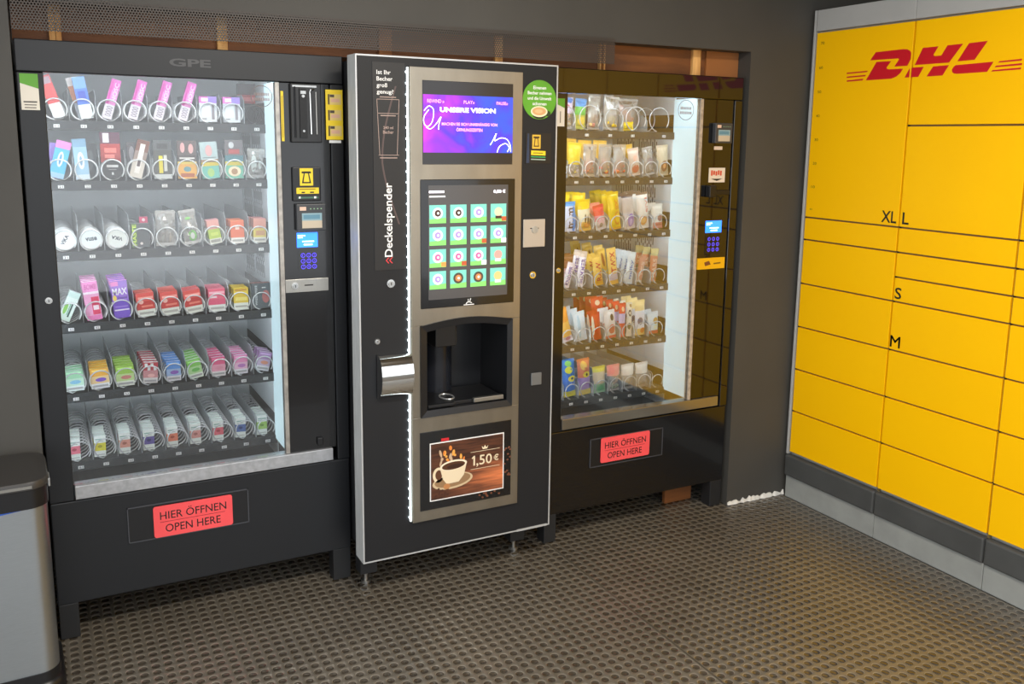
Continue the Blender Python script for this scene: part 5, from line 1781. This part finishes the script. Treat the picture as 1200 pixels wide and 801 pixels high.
for k in range(2):
    pts = [(-.034 + .066 * t + .004 * math.sin(14 * t + 3 * k), .020 + .002 * math.cos(14 * t + 3 * k), .104 - .058 * t - .0125 * k) for t in [i / 20 for i in range(21)]]
    rl.tube(pts, .0060, C(230, 96, 74, .35), 6)
ROPE = rl.mesh('liquorice_rope', True)
bag('snack', 0, S_(-.772), 'sweet_bag', 'sweet bag', .062, .034, .020, [(0, 1, (236, 206, 30))], 'flat yellow sweet bag lying low', -.01, -3, seed=26, where=TOP, crimp=.005, col=3)
row2 = [(-1.070, .060, .135, [(0, 1, (206, 190, 214))], 'white and violet sweet bag', None, [(.3, .7, .1, .6, (110, 90, 160), 'o')], 8), (-1.017, .066, .135, [(0, .35, 'clear'), (.35, 1, (232, 206, 60))], 'yellow topped sweet bag', ([(206, 190, 190), (236, 214, 120)], 16, .3), None, 3),
        (-.950, .066, .130, [(0, 1, 'clear')], 'clear zip bag with orange red sweets', ([(232, 84, 50), (238, 130, 70)], 28, .34), None, 2), (-.872, .070, .130, [(0, 1, 'clear')], 'clear zip bag with red and cream sweets', ([(226, 80, 60), (238, 226, 190), (232, 196, 110)], 28, .36), None, 2),
        (-.795, .066, .130, [(0, 1, 'clear')], 'clear zip bag with dark red sweets', ([(214, 60, 44), (232, 120, 80)], 26, .32), None, -2), (-.727, .058, .115, [(0, 1, (226, 206, 190))], 'pale pink sweet bag with red print', None, [(.2, .8, .1, .4, (214, 120, 100), 'o'), (.3, .7, .5, .75, (236, 190, 170), 'o')], -8),
        (-.662, .062, .120, [(0, 1, 'clear')], 'clear sweet bag with grey label', ([(206, 196, 190), (170, 150, 140)], 18, .3), [(.25, .75, .4, .62, (130, 120, 130), 'o')], -10), (-.598, .066, .130, [(0, 1, (214, 198, 170))], 'beige sweet bag with brown face print', None, [(.25, .8, .14, .5, (150, 92, 60), 'o'), (.38, .62, .24, .4, (222, 150, 90), 'o')], -4)]
for i, (x, w, h, bd, lb, sw, ex, rl_) in enumerate(row2):
    bag('snack', 1, S_(x), 'sweet_bag', 'sweet bag', w, h, .032, bd, lb, 0, rl_, extra=ex, sweets=sw, seed=40 + i, where=SEC, col=i)
    if i in (1, 2, 3, 5):
        bag('snack', 1, S_(x), 'sweet_bag', 'sweet bag', w, h * 1.12, .03, [(0, 1, (222, 176, 70))], 'gold sweet bag behind the %s' % lb.replace('sweet bag', 'one').replace('clear zip bag', 'one'), .075, rl_, seed=60 + i, col=i)
T3 = ', third snack shelf'
Y3 = (240, 206, 24)
bag('snack', 2, S_(-1.053), 'chocolate_bag', 'snack bag', .075, .122, .030, [(0, .86, (206, 214, 236)), (.86, 1, (60, 160, 232))], 'white and blue sweet bag with slanted letters', 0, -3, extra=[(.62, 1.0, .0, .86, (40, 140, 226), 'o'), (.40, .74, .12, .80, (66, 60, 66), '|m m')], seed=70, where=T3, col=1)
bag('snack', 2, S_(-1.053), 'chocolate_bag', 'snack bag', .070, .155, .028, [(0, 1, Y3)], 'plain yellow sweet bag behind the white and blue bag', .05, -2, n=3, pitch=.045, seed=71, col=1)
bag('snack', 2, S_(-.989), 'chocolate_bag', 'snack bag', .066, .130, .030, [(0, .3, (226, 180, 90)), (.3, .7, (236, 226, 190)), (.7, 1, Y3)], 'cream and yellow sweet bag with dark stripes', 0, -5, extra=[(.35, .9, .10, .26, (214, 140, 60), 'o'), (.40, .52, .26, .55, (70, 50, 40)), (.60, .72, .22, .50, (70, 50, 40)), (.80, .90, .18, .42, (90, 60, 50))], seed=72, where=T3, col=2)
bag('snack', 2, S_(-.989), 'chocolate_bag', 'snack bag', .066, .155, .028, [(0, 1, Y3)], 'plain yellow sweet bag behind the cream bag', .05, -1, n=3, pitch=.045, seed=73, col=2)
bag('snack', 2, S_(-.928), 'chocolate_bag', 'snack bag', .064, .112, .028, [(0, .5, (226, 190, 180)), (.5, 1, (240, 150, 130))], 'salmon pink sweet bag', .012, -6, seed=74, where=T3, col=3)
bag('snack', 2, S_(-.885), 'chocolate_bag', 'snack bag', .060, .105, .030, [(0, .35, (226, 214, 206)), (.35, .6, (224, 130, 140)), (.6, 1, (230, 70, 60))], 'red topped sweet bag with pale base', -.002, -12, extra=[(.2, .8, .2, .5, (240, 200, 206), 'o'), (.3, .6, .12, .3, (170, 150, 130), 'o')], seed=75, where=T3, col=3)
bag('snack', 2, S_(-.828), 'chocolate_bag', 'snack bag', .070, .158, .030, [(0, .08, (226, 170, 40)), (.08, .9, Y3), (.9, 1, (226, 190, 30))], 'yellow sweet bag with orange ring print', 0, -9, n=4, pitch=.045, extra=[(.35, .95, .12, .5, (232, 160, 40), 'o'), (.45, .85, .18, .44, (246, 214, 40), 'o'), (.5, .8, .55, .8, (226, 120, 40), '|SOC')], seed=76, where=T3, col=4)
bag('snack', 2, S_(-.747), 'chocolate_bag', 'snack bag', .066, .150, .030, [(0, .5, (214, 206, 206)), (.5, .9, (206, 196, 190)), (.9, 1, (100, 84, 84))], 'grey snack bag with violet teardrop', 0, -8, n=3, pitch=.05, extra=[(.3, .85, .06, .45, (160, 130, 210), 'o'), (.42, .7, .1, .3, (200, 180, 230), 'o')], seed=77, where=T3, col=5)
bag('snack', 2, S_(-.669), 'chocolate_bag', 'snack bag', .070, .155, .030, [(0, .92, (238, 232, 222)), (.92, 1, (120, 100, 90))], 'white snack bag with orange biscuit print', 0, -9, n=3, pitch=.05, extra=[(.12, .72, .10, .38, (226, 160, 90), 'o'), (.22, .6, .16, .32, (238, 190, 120), 'o'), (.6, .85, .45, .85, (222, 110, 90), '|SIVI')], seed=78, where=T3, col=6)
bag('snack', 2, S_(-.705), 'chocolate_bag', 'snack bag', .060, .150, .028, [(0, .5, (200, 180, 160)), (.5, 1, (206, 170, 120))], 'tan snack bag behind the grey one', .06, -6, seed=79, where=T3, col=5)
bag('snack', 2, S_(-.610), 'chocolate_bag', 'snack bag', .062, .105, .028, [(0, .25, (222, 130, 120)), (.25, 1, (232, 226, 214))], 'small white snack bag with red base', 0, -2, n=2, pitch=.05, extra=[(.4, .85, .3, .6, (170, 110, 100), 'o')], seed=80, where=T3, col=7)
T4 = ', fourth snack shelf'
def bar(row, x, w, h, d, bd, lb, roll, n, pitch, extra, seed, where, y=0.0, col=None, lane=None):
    bag('snack', row, S_(x), 'chocolate_bar', 'chocolate bar', w, h, d, bd, lb, y, roll, n, pitch, extra, .12, seed, .010, None, 'chocolate bars in the snack machine', col, .5, where, lane)
bar(3, -1.050, .036, .105, .020, [(0, 1, (236, 226, 232))], 'white bar with violet letters beside the window edge', 16, 1, .05, [(.25, .75, .10, .86, (110, 90, 170), '|KNOPPR')], 81, T4, col=1)
bar(3, -1.070, .070, .110, .018, [(0, .7, (226, 190, 206)), (.7, 1, (150, 96, 70))], 'pink wrapped bar', 4, 4, .05, None, 82, T4, .035, col=1)
bar(3, -.984, .036, .150, .022, [(0, .84, (238, 232, 238)), (.84, 1, (222, 206, 190))], 'long white bar with violet letters', 9, 2, .05, [(.22, .78, .10, .80, (120, 100, 180), '|SUMMER')], 83, T4, col=2)
bar(3, -.980, .058, .125, .018, [(0, .7, (222, 180, 196)), (.7, 1, (170, 110, 70))], 'mauve wrapped bar with copper top', 2, 4, .045, None, 84, T4, .045, col=2)
G4 = (240, 200, 96)
bar(3, -.884, .046, .130, .024, [(0, .16, (236, 180, 60)), (.16, 1, G4)], 'gold bar with slanted red letters', -8, 4, .05, [(.25, .75, .16, .78, (206, 60, 60), '|RAW')], 85, T4, col=3)
bar(3, -.850, .040, .150, .022, [(0, 1, (236, 190, 80))], 'slim gold bar behind the lettered ones', -12, 3, .05, [(.3, .6, .5, .9, (150, 80, 40), 'o')], 86, T4, .0005, col=4)
bar(3, -.808, .048, .158, .022, [(0, .12, (240, 190, 90)), (.12, .3, (214, 200, 210)), (.3, 1, (244, 206, 110))], 'long gold bar with red upright letters', -8, 4, .05, [(.25, .75, .34, .90, (200, 50, 60), '|TWIX')], 87, T4, col=4)
bar(3, -.738, .042, .138, .018, [(0, 1, (224, 238, 244))], 'pale blue and white bar with blue letters', 7, 4, .04, [(.3, .74, .16, .76, (60, 120, 200), '|milky')], 88, T4, col=5)
bar(3, -.678, .034, .115, .020, [(0, .1, (200, 190, 180)), (.1, 1, (206, 140, 120))], 'copper pink bar with cream letters', 10, 2, .06, [(.3, .7, .2, .8, (236, 206, 190), '|YES')], 89, T4, col=6)
bar(3, -.610, .042, .145, .022, [(0, .78, (214, 130, 100)), (.78, 1, (206, 190, 130))], 'brown red bar with speckled top', 5, 3, .06, [(.25, .7, .12, .7, (240, 206, 180), '|MARS')], 90, T4, col=7)
T5 = ', fifth snack shelf'
bar(4, -1.030, .060, .150, .024, [(0, .15, (226, 214, 220)), (.15, .6, (246, 190, 90)), (.6, 1, (244, 160, 60))], 'orange and yellow bar leaning sideways', -28, 1, .05, [(.3, .8, .04, .16, (200, 120, 150), 'o')], 91, T5, col=1)
bar(4, -1.02, .064, .150, .018, [(0, .6, (214, 214, 206)), (.6, 1, (196, 110, 60))], 'white bar with rusty top', -10, 3, .05, None, 92, T5, .06, col=1)
bar(4, -.930, .058, .128, .018, [(0, 1, (226, 240, 246))], 'white and pale blue bar', -9, 5, .028, [(.25, .5, .1, .9, (190, 222, 236))], 93, T5, col=2)
bar(4, -.95, .068, .165, .016, [(0, .6, (214, 60, 40)), (.6, 1, (226, 76, 40))], 'tall red bar behind the pale blue ones', -6, 4, .06, [(.2, .6, .80, .92, (246, 214, 170), 'o')], 94, T5, .15, col=2)
bar(4, -.888, .044, .120, .018, [(0, 1, (220, 60, 36))], 'red bar with cream edge', -6, 2, .04, [(.0, .22, .2, .9, (246, 230, 200))], 95, T5, .006, col=3)
bar(4, -.840, .056, .125, .018, [(0, .1, (226, 90, 80)), (.1, 1, (240, 236, 230))], 'white bar with red and black print', -7, 2, .04, [(.3, .9, .16, .5, (220, 110, 90), 'o'), (.5, .8, .62, .86, (70, 60, 60), 'o')], 96, T5, col=4)
bar(4, -.860, .066, .165, .016, [(0, .6, (220, 60, 44)), (.6, 1, (234, 84, 50))], 'tall red bar behind the printed white ones', -5, 4, .05, [(.3, .7, .78, .92, (248, 220, 180), 'o')], 97, T5, .09, col=4)
bar(4, -.775, .042, .150, .018, [(0, .42, (224, 70, 60)), (.42, .7, (206, 190, 226)), (.7, 1, (232, 66, 50))], 'red bar with lilac middle', -4, 4, .045, [(.3, .7, .76, .9, (248, 206, 160), 'o')], 98, T5, col=5, lane=(0, .53))
bar(4, -.728, .036, .150, .020, [(0, 1, (238, 230, 210))], 'cream bar with black flower print', -2, 3, .05, [(.2, .7, .60, .80, (80, 70, 70), 'o'), (.3, .55, .66, .74, (236, 226, 206), 'o'), (.1, .6, .22, .42, (100, 96, 70), 'o'), (.45, .9, .86, .96, (190, 150, 90), 'o')], 99, T5, col=5, lane=(.55, 1))
bar(4, -.664, .054, .158, .020, [(0, .2, (238, 206, 130)), (.2, .7, (232, 232, 240)), (.7, 1, (240, 214, 150))], 'cream bar with gold ends', -3, 3, .05, [(.2, .7, .30, .52, (120, 110, 130), 'o'), (.5, .95, .06, .22, (226, 130, 60), 'o')], 100, T5, col=6)
bar(4, -.598, .060, .100, .020, [(0, .16, (216, 80, 60)), (.16, 1, (226, 234, 236))], 'short white bar with red base', -2, 3, .05, [(.45, .9, .45, .75, (196, 150, 80), 'o'), (.5, .9, .22, .42, (246, 236, 190), 'o')], 101, T5, col=7)
T6 = ', bottom snack shelf'
bag('snack', 5, S_(-1.085), 'snack_bag', 'snack bag', .055, .130, .032, [(0, .3, (180, 200, 222)), (.3, 1, (196, 216, 236))], 'pale blue snack bag at the window edge', 0, 2, seed=110, where=T6, col=0)
bag('snack', 5, S_(-1.016), 'snack_bag', 'snack bag', .074, .165, .036, [(0, .14, (226, 214, 60)), (.14, .6, (36, 110, 206)), (.6, 1, (60, 120, 190))], 'blue snack bag with yellow round prints', 0, -5, extra=[(.15, .7, .64, .82, (230, 226, 40), 'o'), (.2, .7, .82, .96, (140, 200, 90), 'o'), (.3, .9, .42, .58, (236, 224, 40), 'o'), (.5, .7, .47, .54, (50, 70, 90), 'o')], seed=111, where=T6, col=1)
bag('snack', 5, S_(-.937), 'snack_bag', 'snack bag', .070, .160, .034, [(0, .14, (230, 206, 90)), (.14, .5, (170, 140, 196)), (.5, 1, (214, 120, 80))], 'orange and violet snack bag with yellow round prints', .004, -5, extra=[(.2, .7, .70, .94, (232, 190, 90), 'o'), (.3, .85, .50, .66, (236, 220, 60), 'o'), (.5, .66, .54, .62, (80, 60, 40), 'o')], seed=112, where=T6, col=2)
bag('snack', 5, S_(-.865), 'snack_bag', 'snack bag', .066, .118, .034, [(0, .35, (150, 196, 150)), (.35, .8, (226, 206, 170)), (.8, 1, (214, 206, 90))], 'peach and green snack bag', 0, -3, extra=[(.3, .8, .06, .3, (120, 190, 140), 'o')], seed=113, where=T6, col=3)
bag('snack', 5, S_(-.797), 'snack_bag', 'snack bag', .066, .118, .034, [(0, .6, 'clear'), (.6, 1, (236, 150, 150))], 'clear snack bag with pink top', 0, -2, sweets=([(206, 226, 196), (236, 200, 170)], 18, .35), extra=[(.1, .5, .66, .95, (240, 130, 140), 'o')], seed=114, where=T6, col=4)
for i, x in enumerate((-.723, -.648)):
    bag('snack', 5, S_(x), 'snack_bag', 'snack bag', .068, .112, .034, [(0, .58, 'clear'), (.58, 1, (232, 228, 218))], 'clear snack bag with white top in the %s coil' % ('seventh' if i else 'sixth'), 0, -2, seed=115 + i, where=T6, col=5 + i)
flush()
zb = [o for o in bpy.data.objects if o.get('label', '').startswith('wide clear zip bag with red twisted')][0]
tag(link('liquorice_rope', ROPE, None, zb.location[:]), 'red twisted liquorice ropes inside a clear zip bag', 'sweets')
